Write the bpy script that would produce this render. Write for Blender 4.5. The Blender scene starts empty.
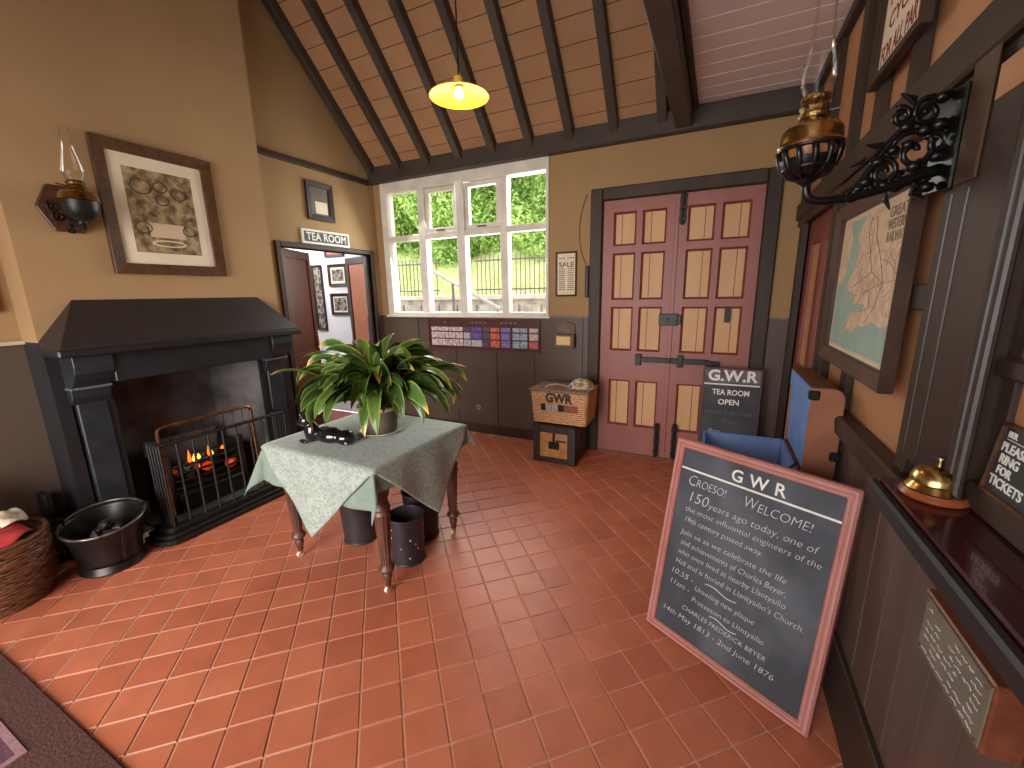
import bpy, bmesh, math, random
from math import sin, cos, tan, pi, radians, sqrt
from mathutils import Matrix, Vector
random.seed(7)
scene = bpy.context.scene
COL = scene.collection

# ------------------------------------------------------------------ camera
F_PX, YAW, PITCH, ROLL = 416.9, -0.45244, 0.21425, 0.01814
CAM = Vector((0, 0, 1.52))
_f = Vector((sin(YAW)*cos(PITCH), cos(YAW)*cos(PITCH), -sin(PITCH)))
_r = Vector((cos(YAW), -sin(YAW), 0)); _d = _f.cross(_r)
_R = cos(ROLL)*_r + sin(ROLL)*_d
_D = -sin(ROLL)*_r + cos(ROLL)*_d
cd = bpy.data.cameras.new('camera'); cam = bpy.data.objects.new('camera', cd); COL.objects.link(cam)
cd.sensor_width = 36.0; cd.lens = F_PX/1024*36.0; cd.clip_start = 0.02; cd.clip_end = 200
mw = Matrix.Identity(4)
for i in range(3):
    mw[i][0] = _R[i]; mw[i][1] = -_D[i]; mw[i][2] = -_f[i]; mw[i][3] = CAM[i]
cam.matrix_world = mw
scene.camera = cam
def project(p):
    q = Vector(p)-CAM
    z = q.dot(_f)
    if z < 0.05: return None
    return 512+F_PX*q.dot(_R)/z, 384+F_PX*q.dot(_D)/z

# ------------------------------------------------------------------ world, lights, exposure
world = bpy.data.worlds.new('world'); scene.world = world; world.use_nodes = True
wn = world.node_tree.nodes; wl = world.node_tree.links
bg = wn['Background']; bg.inputs[0].default_value = (0.90, 0.95, 1.0, 1); bg.inputs[1].default_value = 3.4
scene.view_settings.view_transform = 'Standard'; scene.view_settings.look = 'None'
scene.view_settings.gamma = 1.0; scene.view_settings.use_curve_mapping = False
scene.view_settings.exposure = 0.16
def area_light(name, loc, target, sx, sy, power, color, spread=180):
    l = bpy.data.lights.new(name, 'AREA'); l.shape = 'RECTANGLE'; l.size = sx; l.size_y = sy; l.energy = power; l.color = color; l.spread = radians(spread)
    o = bpy.data.objects.new(name, l); COL.objects.link(o); o.location = loc
    o.rotation_euler = (Vector(target)-Vector(loc)).to_track_quat('-Z', 'Y').to_euler()
    return o
# daylight entering through the open platform doors and the windows in the wall behind the camera
area_light('daylight_platform_doors', (-1.75, -1.62, 1.30), (-2.25, 1.0, 0.50), 1.7, 2.0, 42, (1.0, 0.93, 0.85), 100)
area_light('daylight_rear_window', (-0.35, -1.62, 1.75), (-0.35, 2.0, 1.75), 0.8, 1.1, 15, (1.0, 0.97, 0.94), 150)
# daylight in at the north window
area_light('daylight_window', (-2.46, 4.10, 2.05), (-1.6, 1.5, 0.9), 1.9, 1.3, 50, (0.98, 1.0, 0.94))

# ------------------------------------------------------------------ helpers
def lin(c):
    out = []
    for v in c[:3]:
        v /= 255.0
        out.append(v/12.92 if v <= 0.04045 else ((v+0.055)/1.055)**2.4)
    return (out[0], out[1], out[2], 1)
MATS = {}
def pmat(name, c1, c2=None, scale=6.0, rough=0.6, metallic=0.0, bump=0.0, stretch=(1,1,1), detail=4.0,
         lo=0.35, hi=0.65, spec=0.5, coat=0.0, sheen=0.0, bump_scale=None):
    """two-tone noise material in world position; grain by stretch"""
    if name in MATS: return MATS[name]
    m = bpy.data.materials.new(name); m.use_nodes = True; MATS[name] = m
    nt = m.node_tree; N = nt.nodes; L = nt.links; b = N['Principled BSDF']
    b.inputs['Roughness'].default_value = rough; b.inputs['Metallic'].default_value = metallic
    b.inputs['Specular IOR Level'].default_value = spec
    if coat: b.inputs['Coat Weight'].default_value = coat
    if sheen: b.inputs['Sheen Weight'].default_value = sheen
    if c2 is None:
        c2 = tuple(max(0, v*0.86) for v in c1)
    g = N.new('ShaderNodeNewGeometry'); mp = N.new('ShaderNodeVectorMath'); mp.operation = 'MULTIPLY'
    mp.inputs[1].default_value = stretch; L.new(g.outputs['Position'], mp.inputs[0])
    no = N.new('ShaderNodeTexNoise'); no.inputs['Scale'].default_value = scale; no.inputs['Detail'].default_value = detail
    L.new(mp.outputs[0], no.inputs['Vector'])
    cr = N.new('ShaderNodeValToRGB'); cr.color_ramp.elements[0].position = lo; cr.color_ramp.elements[1].position = hi
    cr.color_ramp.elements[0].color = lin(c1); cr.color_ramp.elements[1].color = lin(c2)
    L.new(no.outputs['Fac'], cr.inputs['Fac']); L.new(cr.outputs['Color'], b.inputs['Base Color'])
    if bump:
        bp = N.new('ShaderNodeBump'); bp.inputs['Strength'].default_value = bump; bp.inputs['Distance'].default_value = 0.01
        if bump_scale:
            n2 = N.new('ShaderNodeTexNoise'); n2.inputs['Scale'].default_value = bump_scale; n2.inputs['Detail'].default_value = 3
            L.new(mp.outputs[0], n2.inputs['Vector']); L.new(n2.outputs['Fac'], bp.inputs['Height'])
        else:
            L.new(no.outputs['Fac'], bp.inputs['Height'])
        L.new(bp.outputs['Normal'], b.inputs['Normal'])
    return m
def emat(name, c, strength):
    if name in MATS: return MATS[name]
    m = bpy.data.materials.new(name); m.use_nodes = True; MATS[name] = m
    b = m.node_tree.nodes['Principled BSDF']; b.inputs['Base Color'].default_value = lin(c)
    b.inputs['Emission Color'].default_value = lin(c); b.inputs['Emission Strength'].default_value = strength
    return m
def glassmat(name, ior=1.45, tint=(1,1,1,1)):
    m = bpy.data.materials.new(name); m.use_nodes = True; MATS[name] = m
    nt = m.node_tree; N = nt.nodes; L = nt.links; N.remove(N['Principled BSDF'])
    t = N.new('ShaderNodeBsdfTransparent'); t.inputs[0].default_value = tint
    g = N.new('ShaderNodeBsdfGlossy'); g.inputs['Roughness'].default_value = 0.03
    fr = N.new('ShaderNodeFresnel'); fr.inputs[0].default_value = ior
    ml = N.new('ShaderNodeMath'); ml.operation = 'MULTIPLY'; ml.inputs[1].default_value = 0.55; L.new(fr.outputs[0], ml.inputs[0])
    mx = N.new('ShaderNodeMixShader'); L.new(ml.outputs[0], mx.inputs[0]); L.new(t.outputs[0], mx.inputs[1]); L.new(g.outputs[0], mx.inputs[2])
    L.new(mx.outputs[0], N['Material Output'].inputs['Surface'])
    return m

ABS = {}
class MB:
    def __init__(s, M=None):
        s.v = []; s.f = []; s.M = M
    def _add(s, pts, faces):
        b = len(s.v)
        for p in pts:
            p = Vector(p)
            s.v.append(s.M @ p if s.M else p)
        for f in faces: s.f.append(tuple(b+i for i in f))
        return s
    def box(s, x0, x1, y0, y1, z0, z1):
        P = [(x, y, z) for z in (z0, z1) for y in (y0, y1) for x in (x0, x1)]
        return s._add(P, [(0,2,3,1),(4,5,7,6),(0,1,5,4),(2,6,7,3),(0,4,6,2),(1,3,7,5)])
    def cyl(s, p0, p1, r0, r1=None, n=12, caps=True):
        if r1 is None: r1 = r0
        p0 = Vector(p0); p1 = Vector(p1); d = (p1-p0).normalized()
        a = d.orthogonal().normalized(); c = d.cross(a)
        pts = []
        for p, r in ((p0, r0), (p1, r1)):
            for i in range(n):
                t = 2*pi*i/n; pts.append(p+a*(r*cos(t))+c*(r*sin(t)))
        fs = [(i, (i+1) % n, n+(i+1) % n, n+i) for i in range(n)]
        if caps: fs += [tuple(range(n-1, -1, -1)), tuple(range(n, 2*n))]
        return s._add(pts, fs)
    def lathe(s, prof, c=(0,0,0), n=24, sx=1.0, sy=1.0, cap0=True, cap1=True):
        c = Vector(c); pts = []
        for r, z in prof:
            for i in range(n):
                t = 2*pi*i/n; pts.append(c+Vector((r*sx*cos(t), r*sy*sin(t), z)))
        fs = []
        for k in range(len(prof)-1):
            for i in range(n):
                j = (i+1) % n; fs.append((k*n+i, k*n+j, (k+1)*n+j, (k+1)*n+i))
        if cap0: fs.append(tuple(range(n-1, -1, -1)))
        if cap1: m = (len(prof)-1)*n; fs.append(tuple(range(m, m+n)))
        return s._add(pts, fs)
    def tube(s, pts, r, n=8, closed=False):
        pts = [Vector(p) for p in pts]; m = len(pts); rr = r if isinstance(r, (list, tuple)) else [r]*m
        out = []; a = None
        for i, p in enumerate(pts):
            if closed: t = pts[(i+1) % m]-pts[i-1]
            else: t = pts[min(i+1, m-1)]-pts[max(i-1, 0)]
            t.normalize()
            if a is None: a = t.orthogonal().normalized()
            a = (a-t*a.dot(t)).normalized(); c = t.cross(a)
            for k in range(n):
                q = 2*pi*k/n; out.append(p+a*(rr[i]*cos(q))+c*(rr[i]*sin(q)))
        fs = []
        for i in range(m if closed else m-1):
            j = (i+1) % m
            for k in range(n):
                l = (k+1) % n; fs.append((i*n+k, i*n+l, j*n+l, j*n+k))
        if not closed: fs += [tuple(range(n-1, -1, -1)), tuple(range((m-1)*n, m*n))]
        return s._add(out, fs)
    def prism(s, poly, z0, z1):
        n = len(poly)
        pts = [(x, y, z0) for x, y in poly]+[(x, y, z1) for x, y in poly]
        fs = [tuple(range(n-1, -1, -1)), tuple(range(n, 2*n))]+[(i, (i+1) % n, n+(i+1) % n, n+i) for i in range(n)]
        return s._add(pts, fs)
    def ring(s, x0, x1, y0, y1, w, z0, z1, w2=None):
        """picture-frame ring, mitred, outer rect x0..x1,y0..y1, rail width w; profile rises to z1"""
        o = [(x0,y0),(x1,y0),(x1,y1),(x0,y1)]; i = [(x0+w,y0+w),(x1-w,y0+w),(x1-w,y1-w),(x0+w,y1-w)]
        z2 = z1 if w2 is None else w2
        pts = [(x,y,z0) for x,y in o]+[(x,y,z1) for x,y in o]+[(x,y,z2) for x,y in i]+[(x,y,z0) for x,y in i]
        fs = []
        for k in range(4):
            j = (k+1) % 4
            fs += [(k,j,4+j,4+k),(4+k,4+j,8+j,8+k),(8+k,8+j,12+j,12+k),(12+k,12+j,j,k)]
        return s._add(pts, fs)
    def grid(s, nx, ny, fn):
        pts = [fn(i/nx, j/ny) for j in range(ny+1) for i in range(nx+1)]
        w = nx+1
        return s._add(pts, [(j*w+i, j*w+i+1, (j+1)*w+i+1, (j+1)*w+i) for j in range(ny) for i in range(nx)])
    def sphere(s, c, r, nu=16, nv=10, sx=1, sy=1, sz=1):
        prof = [(max(1e-4, r*sin(pi*k/nv)), -r*cos(pi*k/nv)*sz) for k in range(nv+1)]
        return s.lathe(prof, c, nu, sx, sy)
    def build(s, name, mat, parent=None, smooth=False, bevel=0.0, origin=None, kind=None, solid=0.0, subsurf=0):
        if origin is None and parent is None:
            xs = [p.x for p in s.v]; ys = [p.y for p in s.v]; zs = [p.z for p in s.v]
            origin = Vector(((min(xs)+max(xs))/2, (min(ys)+max(ys))/2, min(zs)))
        off = ABS[parent.name] if parent else Vector(origin)
        me = bpy.data.meshes.new(name); me.from_pydata([p-off for p in s.v], [], s.f); me.update()
        bm = bmesh.new(); bm.from_mesh(me)
        bmesh.ops.recalc_face_normals(bm, faces=bm.faces)
        if bevel: bmesh.ops.bevel(bm, geom=bm.edges[:], offset=bevel, segments=1, affect='EDGES', clamp_overlap=True)
        if smooth:
            for f in bm.faces: f.smooth = True
        bm.to_mesh(me); bm.free()
        if smooth and smooth != 'all':
            try: me.set_sharp_from_angle(angle=radians(40))
            except Exception: pass
        me.materials.append(mat)
        o = bpy.data.objects.new(name, me); COL.objects.link(o)
        if parent: o.parent = parent
        else: o.location = off
        ABS[o.name] = off
        if solid:
            md = o.modifiers.new('thickness', 'SOLIDIFY'); md.thickness = solid; md.offset = 0
        if subsurf:
            md = o.modifiers.new('smooth', 'SUBSURF'); md.levels = subsurf; md.render_levels = subsurf
        if kind: o['kind'] = kind
        return o
def thing(name, loc, label, cat, group=None):
    o = bpy.data.objects.new(name, None); COL.objects.link(o); o.location = loc; o.empty_display_size = 0.1
    ABS[o.name] = Vector(loc); o['label'] = label; o['category'] = cat
    if group: o['group'] = group
    return o
def tag(o, label, cat, group=None):
    o['label'] = label; o['category'] = cat
    if group: o['group'] = group
    return o
def struct_root(name, loc=(0,0,0)):
    o = bpy.data.objects.new(name, None); COL.objects.link(o); o.location = loc; ABS[o.name] = Vector(loc); o['kind'] = 'structure'
    return o
def frameM(c, U, V, N):
    M = Matrix.Identity(4)
    for i in range(3):
        M[i][0] = U[i]; M[i][1] = V[i]; M[i][2] = N[i]; M[i][3] = c[i]
    return M
def onback(x, z, y=3.86): return frameM((x, y, z), (1,0,0), (0,0,1), (0,-1,0))
def onleft(y, z, x=-3.56): return frameM((x, y, z), (0,1,0), (0,0,1), (1,0,0))
def onright(y, z, x=0.53): return frameM((x, y, z), (0,-1,0), (0,0,1), (-1,0,0))
def text(name, s, size, M, mat, parent, align='CENTER', shear=0.0, bold=0.0, width=None, depth=0.0006, spacing=1.0):
    cu = bpy.data.curves.new('t', 'FONT'); cu.body = s; cu.size = size; cu.align_x = align; cu.align_y = 'CENTER'
    cu.shear = shear; cu.extrude = depth; cu.offset = bold; cu.resolution_u = 3; cu.space_character = spacing
    ob = bpy.data.objects.new('t', cu); COL.objects.link(ob)
    bpy.context.view_layer.update()
    dg = bpy.context.evaluated_depsgraph_get()
    me = bpy.data.meshes.new_from_object(ob.evaluated_get(dg))
    bpy.data.objects.remove(ob); bpy.data.curves.remove(cu)
    me.name = name
    if width and len(me.vertices):
        xs = [v.co.x for v in me.vertices]; w = max(xs)-min(xs)
        k = width/w
        for v in me.vertices: v.co.x *= k
    off = ABS[parent.name]
    me.transform(Matrix.Translation(-off) @ M)
    me.materials.clear(); me.materials.append(mat)
    o = bpy.data.objects.new(name, me); COL.objects.link(o); o.parent = parent; ABS[o.name] = off
    return o
def bez(p0, p1, p2, p3, n=12):
    p0, p1, p2, p3 = map(Vector, (p0, p1, p2, p3)); out = []
    for i in range(n+1):
        t = i/n; out.append(p0*(1-t)**3+p1*3*t*(1-t)**2+p2*3*t*t*(1-t)+p3*t**3)
    return out

# ------------------------------------------------------------------ materials
def wall_paint(name, cream, cream2, dado, dado2, zsplit):
    m = bpy.data.materials.new(name); m.use_nodes = True; MATS[name] = m
    nt = m.node_tree; N = nt.nodes; L = nt.links; b = N['Principled BSDF']
    g = N.new('ShaderNodeNewGeometry'); sp = N.new('ShaderNodeSeparateXYZ'); L.new(g.outputs['Position'], sp.inputs[0])
    no = N.new('ShaderNodeTexNoise'); no.inputs['Scale'].default_value = 1.7; no.inputs['Detail'].default_value = 5
    L.new(g.outputs['Position'], no.inputs['Vector'])
    def ramp(a, c):
        r = N.new('ShaderNodeValToRGB'); r.color_ramp.elements[0].position = 0.35; r.color_ramp.elements[1].position = 0.65
        r.color_ramp.elements[0].color = lin(a); r.color_ramp.elements[1].color = lin(c); L.new(no.outputs['Fac'], r.inputs['Fac']); return r
    r1 = ramp(cream, cream2); r2 = ramp(dado, dado2)
    lt = N.new('ShaderNodeMath'); lt.operation = 'LESS_THAN'; lt.inputs[1].default_value = zsplit; L.new(sp.outputs['Z'], lt.inputs[0])
    mx = N.new('ShaderNodeMix'); mx.data_type = 'RGBA'; L.new(lt.outputs[0], mx.inputs['Factor'])
    L.new(r1.outputs[0], mx.inputs['A']); L.new(r2.outputs[0], mx.inputs['B']); L.new(mx.outputs['Result'], b.inputs['Base Color'])
    mr = N.new('ShaderNodeMath'); mr.operation = 'MULTIPLY_ADD'; mr.inputs[1].default_value = -0.35; mr.inputs[2].default_value = 0.8
    L.new(lt.outputs[0], mr.inputs[0]); L.new(mr.outputs[0], b.inputs['Roughness'])
    n2 = N.new('ShaderNodeTexNoise'); n2.inputs['Scale'].default_value = 45; L.new(g.outputs['Position'], n2.inputs['Vector'])
    bp = N.new('ShaderNodeBump'); bp.inputs['Strength'].default_value = 0.12; bp.inputs['Distance'].default_value = 0.004
    L.new(n2.outputs['Fac'], bp.inputs['Height']); L.new(bp.outputs['Normal'], b.inputs['Normal'])
    return m
M_wall = wall_paint('cream_and_brown_wall_paint', (168,136,94), (160,128,87), (92,76,65), (83,68,58), 1.295)
M_chim = wall_paint('cream_chimney_plaster_black_base', (170,136,96), (162,128,89), (36,36,40), (30,30,34), 1.298)
M_tan = pmat('tan_panel_paint', (190,138,98), (182,130,90), 2.5, 0.6)
M_dark = pmat('dark_brown_timber_paint', (68,53,43), (55,43,35), 5, 0.48, stretch=(1,1,0.3), bump=0.08, spec=0.3)
M_beam = pmat('near_black_roof_timber', (72,61,52), (59,49,42), 4, 0.55, bump=0.1)
M_black = pmat('black_fireplace_paint', (33,33,36), (27,26,29), 7, 0.42, bump=0.12)
M_iron = pmat('black_cast_iron', (24,21,20), (32,29,27), 30, 0.4, metallic=0.1, bump=0.1, spec=0.35)
M_soot = pmat('sooty_firebrick', (104,100,100), (62,58,58), 5, 0.9, bump=0.3)
M_brass = pmat('aged_brass', (206,178,118), (172,142,88), 18, 0.24, metallic=1.0, bump=0.05)
M_copper = pmat('copper_rail', (140,98,68), (104,72,50), 22, 0.4, metallic=1.0)
M_white = pmat('white_window_paint', (232,226,214), (214,206,192), 6, 0.45)
M_ceilw = pmat('white_ceiling_board_paint', (238,224,216), (230,214,206), 3, 0.55)
M_maroon = pmat('maroon_door_paint', (154,92,82), (144,84,75), 5, 0.45, stretch=(1,1,0.25), bump=0.06)
M_maroon_d = pmat('deep_maroon_moulding_paint', (140,66,62), (126,58,54), 8, 0.45)
M_doorpan = pmat('ochre_door_panel_paint', (210,164,112), (200,152,102), 6, 0.5, stretch=(1,1,0.2))
M_rooftile = None
M_grout = pmat('pale_pink_grout', (214,176,156), (190,150,130), 14, 0.9)
M_glass = glassmat('window_glass', 1.25)
M_lampglass = glassmat('lamp_glass', 1.3)
M_chalk = pmat('chalkboard_slate', (60,62,70), (106,109,118), 5, 0.7, stretch=(1,1,0.6), lo=0.42, hi=0.85)
M_chalkw = pmat('white_chalk', (226,226,228), (200,200,206), 60, 0.95)
M_white_letters = pmat('white_sign_paint', (240,238,230), (228,226,218), 20, 0.6)
M_pinkframe = pmat('pink_maroon_frame_paint', (178,116,106), (166,104,95), 10, 0.5)
M_paper = pmat('aged_paper', (234,220,196), (222,207,182), 5, 0.8)
M_oak = pmat('dark_oak_frame', (92,56,32), (66,40,24), 9, 0.4, stretch=(3,3,3), bump=0.1)
M_wood = pmat('varnished_brown_wood', (118,66,36), (92,48,26), 6, 0.4, stretch=(3,3,0.4), bump=0.1)
M_tablewood = pmat('turned_mahogany', (104,66,56), (74,44,38), 20, 0.42, stretch=(1,1,0.2))

def tile_material(name, ang, pitch, origin, ca, cb, cc):
    """per-tile tint from the tile's own cell in the laid grid"""
    m = bpy.data.materials.new(name); m.use_nodes = True; MATS[name] = m
    nt = m.node_tree; N = nt.nodes; L = nt.links; b = N['Principled BSDF']
    g = N.new('ShaderNodeNewGeometry'); mp = N.new('ShaderNodeMapping'); mp.vector_type = 'TEXTURE'
    mp.inputs['Location'].default_value = (origin[0], origin[1], 0); mp.inputs['Rotation'].default_value = (0, 0, ang)
    mp.inputs['Scale'].default_value = (pitch, pitch, 100); L.new(g.outputs['Position'], mp.inputs[0])
    fl = N.new('ShaderNodeVectorMath'); fl.operation = 'FLOOR'; L.new(mp.outputs[0], fl.inputs[0])
    wnn = N.new('ShaderNodeTexWhiteNoise'); wnn.noise_dimensions = '2D'; L.new(fl.outputs[0], wnn.inputs['Vector'])
    cr = N.new('ShaderNodeValToRGB'); e = cr.color_ramp.elements; e[0].color = lin(ca); e[1].color = lin(cc)
    k = e.new(0.5); k.color = lin(cb); L.new(wnn.outputs['Value'], cr.inputs['Fac'])
    no = N.new('ShaderNodeTexNoise'); no.inputs['Scale'].default_value = 9; no.inputs['Detail'].default_value = 6; L.new(g.outputs['Position'], no.inputs['Vector'])
    r2 = N.new('ShaderNodeMapRange'); r2.inputs['From Min'].default_value = 0.3; r2.inputs['From Max'].default_value = 0.7
    r2.inputs['To Min'].default_value = 0.9; r2.inputs['To Max'].default_value = 1.08; L.new(no.outputs['Fac'], r2.inputs['Value'])
    mu = N.new('ShaderNodeVectorMath'); mu.operation = 'SCALE'; L.new(cr.outputs[0], mu.inputs[0]); L.new(r2.outputs[0], mu.inputs['Scale'])
    L.new(mu.outputs[0], b.inputs['Base Color']); b.inputs['Roughness'].default_value = 0.42
    bp = N.new('ShaderNodeBump'); bp.inputs['Strength'].default_value = 0.15; bp.inputs['Distance'].default_value = 0.004
    L.new(no.outputs['Fac'], bp.inputs['Height']); L.new(bp.outputs['Normal'], b.inputs['Normal'])
    return m

# ------------------------------------------------------------------ room dimensions
XL, XR, YB, YR = -3.56, 0.53, 3.86, -1.66
XC = -3.35                       # chimney breast face
CY0, CY1 = 0.93, 2.38            # chimney breast sides
ZP = 2.72                        # underside of wall plate
TT = tan(radians(46)); ROOF0 = 2.835
YRIDGE = 1.10
def roofz(y): return ROOF0+(YB-y)*TT if y > YRIDGE else ROOF0+(YB-YRIDGE)*TT-(YRIDGE-y)*TT

# ------------------------------------------------------------------ floor
TH = 0.75022; PITCH_T = 0.1525; TORG = (-0.267, 1.344)
M_tile = tile_material('terracotta_quarry_tile', TH, PITCH_T, TORG, (192,112,82), (185,105,76), (175,97,70))
floor = MB().box(XL-0.14, XR+0.14, YR-0.14, YB+0.14, -0.08, -0.005).build('floor', M_grout, kind='structure')
def tile_mesh(h):
    a = PITCH_T/2-0.0028; b = a-0.003; pts = [(-a,-a,-h),(a,-a,-h),(a,a,-h),(-a,a,-h),(-a,-a,-0.003),(a,-a,-0.003),(a,a,-0.003),(-a,a,-0.003),(-b,-b,0),(b,-b,0),(b,b,0),(-b,b,0)]
    fs = [(4,5,9,8),(5,6,10,9),(6,7,11,10),(7,4,8,11),(8,9,10,11),(0,1,5,4),(1,2,6,5),(2,3,7,6),(3,0,4,7)]
    return pts, fs
tp, tf = tile_mesh(0.012)
tme = bpy.data.meshes.new('floor_tile'); tme.from_pydata(tp, [], tf); tme.materials.append(M_tile)
cells = []
for i in range(-40, 41):
    for j in range(-40, 41):
        lx = (i+0.5)*PITCH_T; ly = (j+0.5)*PITCH_T
        x = TORG[0]+lx*cos(TH)-ly*sin(TH); y = TORG[1]+lx*sin(TH)+ly*cos(TH)
        if not (XL-0.02 < x < XR+0.02 and YR-0.05 < y < YB+0.03): continue
        if CY0+0.06 < y < CY1-0.06 and x < -3.28: continue
        pr = project((x, y, 0)); score = 0
        if pr and -10 < pr[0] < 1034 and -10 < pr[1] < 778:
            q = Vector((x, y, 0))-CAM; score = abs(q.z)/q.length**3
            if y < 0.30: score *= 0.01
            if x > 0.45: score *= 0.1
        cells.append((score, x, y))
cells.sort(reverse=True)
far = MB()
for k, (sc_, x, y) in enumerate(cells):
    dz = random.uniform(-0.0012, 0.0004)
    if k < 300:
        o = bpy.data.objects.new('floor_tile', tme); COL.objects.link(o); o.parent = floor
        o.location = Vector((x, y, dz))-ABS[floor.name]; o.rotation_euler = (0, 0, TH+random.uniform(-0.006, 0.006))
    else:
        R = Matrix.Translation((x, y, dz)) @ Matrix.Rotation(TH, 4, 'Z'); far.M = R; far._add(tp, tf)
far.M = None
far.build('floor_tile_field', M_tile, floor, kind='stuff')

# ------------------------------------------------------------------ walls
def wall(name, mat, boxes):
    m = MB()
    for b in boxes: m.box(*b)
    return m.build(name, mat, kind='structure')
WX0, WX1, WZ0, WZ1 = -3.456, -1.46, 1.30, 2.72
DX0, DX1, DZ1 = -0.955, 0.275, 2.29
wb = wall('wall_back', M_wall, [(XL-0.15, WX0, YB, YB+0.15, 0, 2.83), (WX0, WX1, YB, YB+0.15, 0, WZ0), (WX0, WX1, YB, YB+0.15, WZ1, 2.83),
     (WX1, DX0, YB, YB+0.15, 0, 2.83), (DX0, DX1, YB, YB+0.15, DZ1, 2.83), (DX1, XR+0.15, YB, YB+0.15, 0, 2.83)])
TY0, TY1, TZ1 = 2.62, 3.72, 1.97          # tea room doorway
FY0, FY1, FZ1 = 1.17, 2.14, 1.03          # fire opening
m = MB()
for y0, y1, z0, z1 in [(YR, FY0, 0, 2.83), (FY1, TY0, 0, 2.83), (FY0, FY1, FZ1, 2.83), (TY0, TY1, TZ1, 2.83), (TY1, YB, 0, 2.83)]:
    m.box(XL-0.12, XL, y0, y1, z0, z1)
m.M = frameM((XL, 0, 0), (0,1,0), (0,0,1), (1,0,0))
m.prism([(YR, 2.83), (YB, 2.83), (YB, ROOF0), (YRIDGE, roofz(YRIDGE)), (YR, ROOF0)], -0.12, 0)
m.M = None
m.build('wall_left', M_wall, kind='structure')
# wall behind the camera: open platform doors and a window let the daylight in
wall('wall_rear', M_wall, [(XL-0.15, -2.7, YR-0.15, YR, 0, 3.1), (-2.7, -0.8, YR-0.15, YR, 2.4, 3.1), (-0.8, XR+0.15, YR-0.15, YR, 0, 1.2),
     (-0.8, XR+0.15, YR-0.15, YR, 2.35, 3.1), (0.1, XR+0.15, YR-0.15, YR, 1.2, 2.35)])
# right wall with the door opening
RDY0, RDY1, RDZ = 2.72, 3.62, 1.98
wall_right = wall('wall_right', M_tan, [(XR, XR+0.15, YR, RDY0, 0, 3.0), (XR, XR+0.15, RDY1, YB, 0, 3.0), (XR, XR+0.15, RDY0, RDY1, RDZ, 3.0)])
# cream end strip of the right wall next to the back corner is painted timber cover
# chimney breast
m = MB()
m.box(XL, XC, CY0, FY0, 0, 5.6); m.box(XL, XC, FY1, CY1, 0, 5.45); m.box(XL, XC, FY0, FY1, FZ1, 5.6)
m.build('chimney_breast', M_chim, kind='structure')

# skirting / dado trims
MB().box(XL, WX1+0.32, YB-0.012, YB, 0, 0.10).build('baseboard_back', M_dark, kind='structure')
dm = MB(); dm.box(WX1, DX0-0.12, YB-0.012, YB, 1.285, 1.30); dm.box(DX1+0.12, XR, YB-0.012, YB, 1.285, 1.30)
dm.build('trim_1', pmat('worn_grey_dado_edge', (150,136,120), (110,96,84), 20, 0.6), kind='structure')
MB().box(XL, XL+0.03, YR, CY0, 1.285, 1.305).build('trim_2', pmat('pale_dado_cap', (214,196,170), (190,170,146), 12, 0.6), kind='structure')
# vertical joints of the boarded dado on the back wall
jm = MB()
for x in (-3.05, -2.55, -2.05, -1.62, -1.12): jm.box(x-0.004, x+0.004, YB-0.004, YB, 0.10, 1.28)
jm.build('trim_3', M_dark, kind='structure')
# wall plate beam along the back wall, picture rail on the left gable
MB().box(XL, XR, YB-0.085, YB, ZP, ZP+0.16).build('trim_4', M_beam, kind='structure', bevel=0.008)
MB().box(XL, XL+0.035, CY1, YB-0.085, ZP-0.02, ZP+0.03).build('trim_5', M_dark, kind='structure', bevel=0.006)

# ------------------------------------------------------------------ roof
M_rooft = pmat('terracotta_ceiling_tile', (176,132,92), (166,122,84), 3.5, 0.75, bump=0.08)
roof_base = MB()
roof_base.M = frameM((0, 0, 0), (0,1,0), (0,0,1), (1,0,0))
t_ = 0.12
roof_base.prism([(YB+0.15, ROOF0-0.15*TT+0.02), (YRIDGE, roofz(YRIDGE)+0.02), (YR-0.15, ROOF0-0.15*TT+0.02), (YR-0.15, ROOF0-0.15*TT+t_+0.04), (YRIDGE, roofz(YRIDGE)+t_+0.06), (YB+0.15, ROOF0-0.15*TT+t_+0.04)], XL-0.14, XR+0.14)
roof_base.M = None
ceiling = roof_base.build('ceiling', pmat('dark_roof_void', (60,34,24), (50,28,20), 5, 0.9), kind='structure')
RX = [-3.50+0.376*k for k in range(9)]
slope = 1/cos(radians(46))
sd = Vector((0, -cos(radians(46)), sin(radians(46)))); sn = Vector((0, -sin(radians(46)), -cos(radians(46))))
rows = int((YB-YRIDGE)*slope/0.165)
# ceiling tiles, one mesh shared
ct = MB(frameM((0,0,0), (1,0,0), sd, sn))
a = 0.376-0.072
ct.box(0, a, 0.003, 0.162, -0.012, 0.0)
ctm = bpy.data.meshes.new('ceiling_tile'); ctm.from_pydata(ct.v, [], ct.f); ctm.materials.append(M_rooft)
ctm.update()
for c_ in range(8):
    for r_ in range(rows):
        base = Vector((RX[c_]+0.036, YB, ROOF0))+sd*(0.165*r_)+sn*random.uniform(0.0, 0.003)
        o = bpy.data.objects.new('ceiling_tile', ctm); COL.objects.link(o); o.parent = ceiling; o.location = base-ABS[ceiling.name]
for x in RX:
    m = MB(frameM((x, YB, ROOF0), (1,0,0), sd, sn)); m.box(-0.036, 0.036, -0.02, (YB-YRIDGE)*slope, -0.01, 0.085)
    m.build('rafter', M_beam, ceiling, bevel=0.004)
# rear slope lining (behind the camera)
MB()._add([(XL, YRIDGE, roofz(YRIDGE)), (-0.3, YRIDGE, roofz(YRIDGE)), (-0.3, YR, ROOF0), (XL, YR, ROOF0)], [(0,1,2,3)]).build('rear_slope', M_rooft, ceiling)
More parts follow.
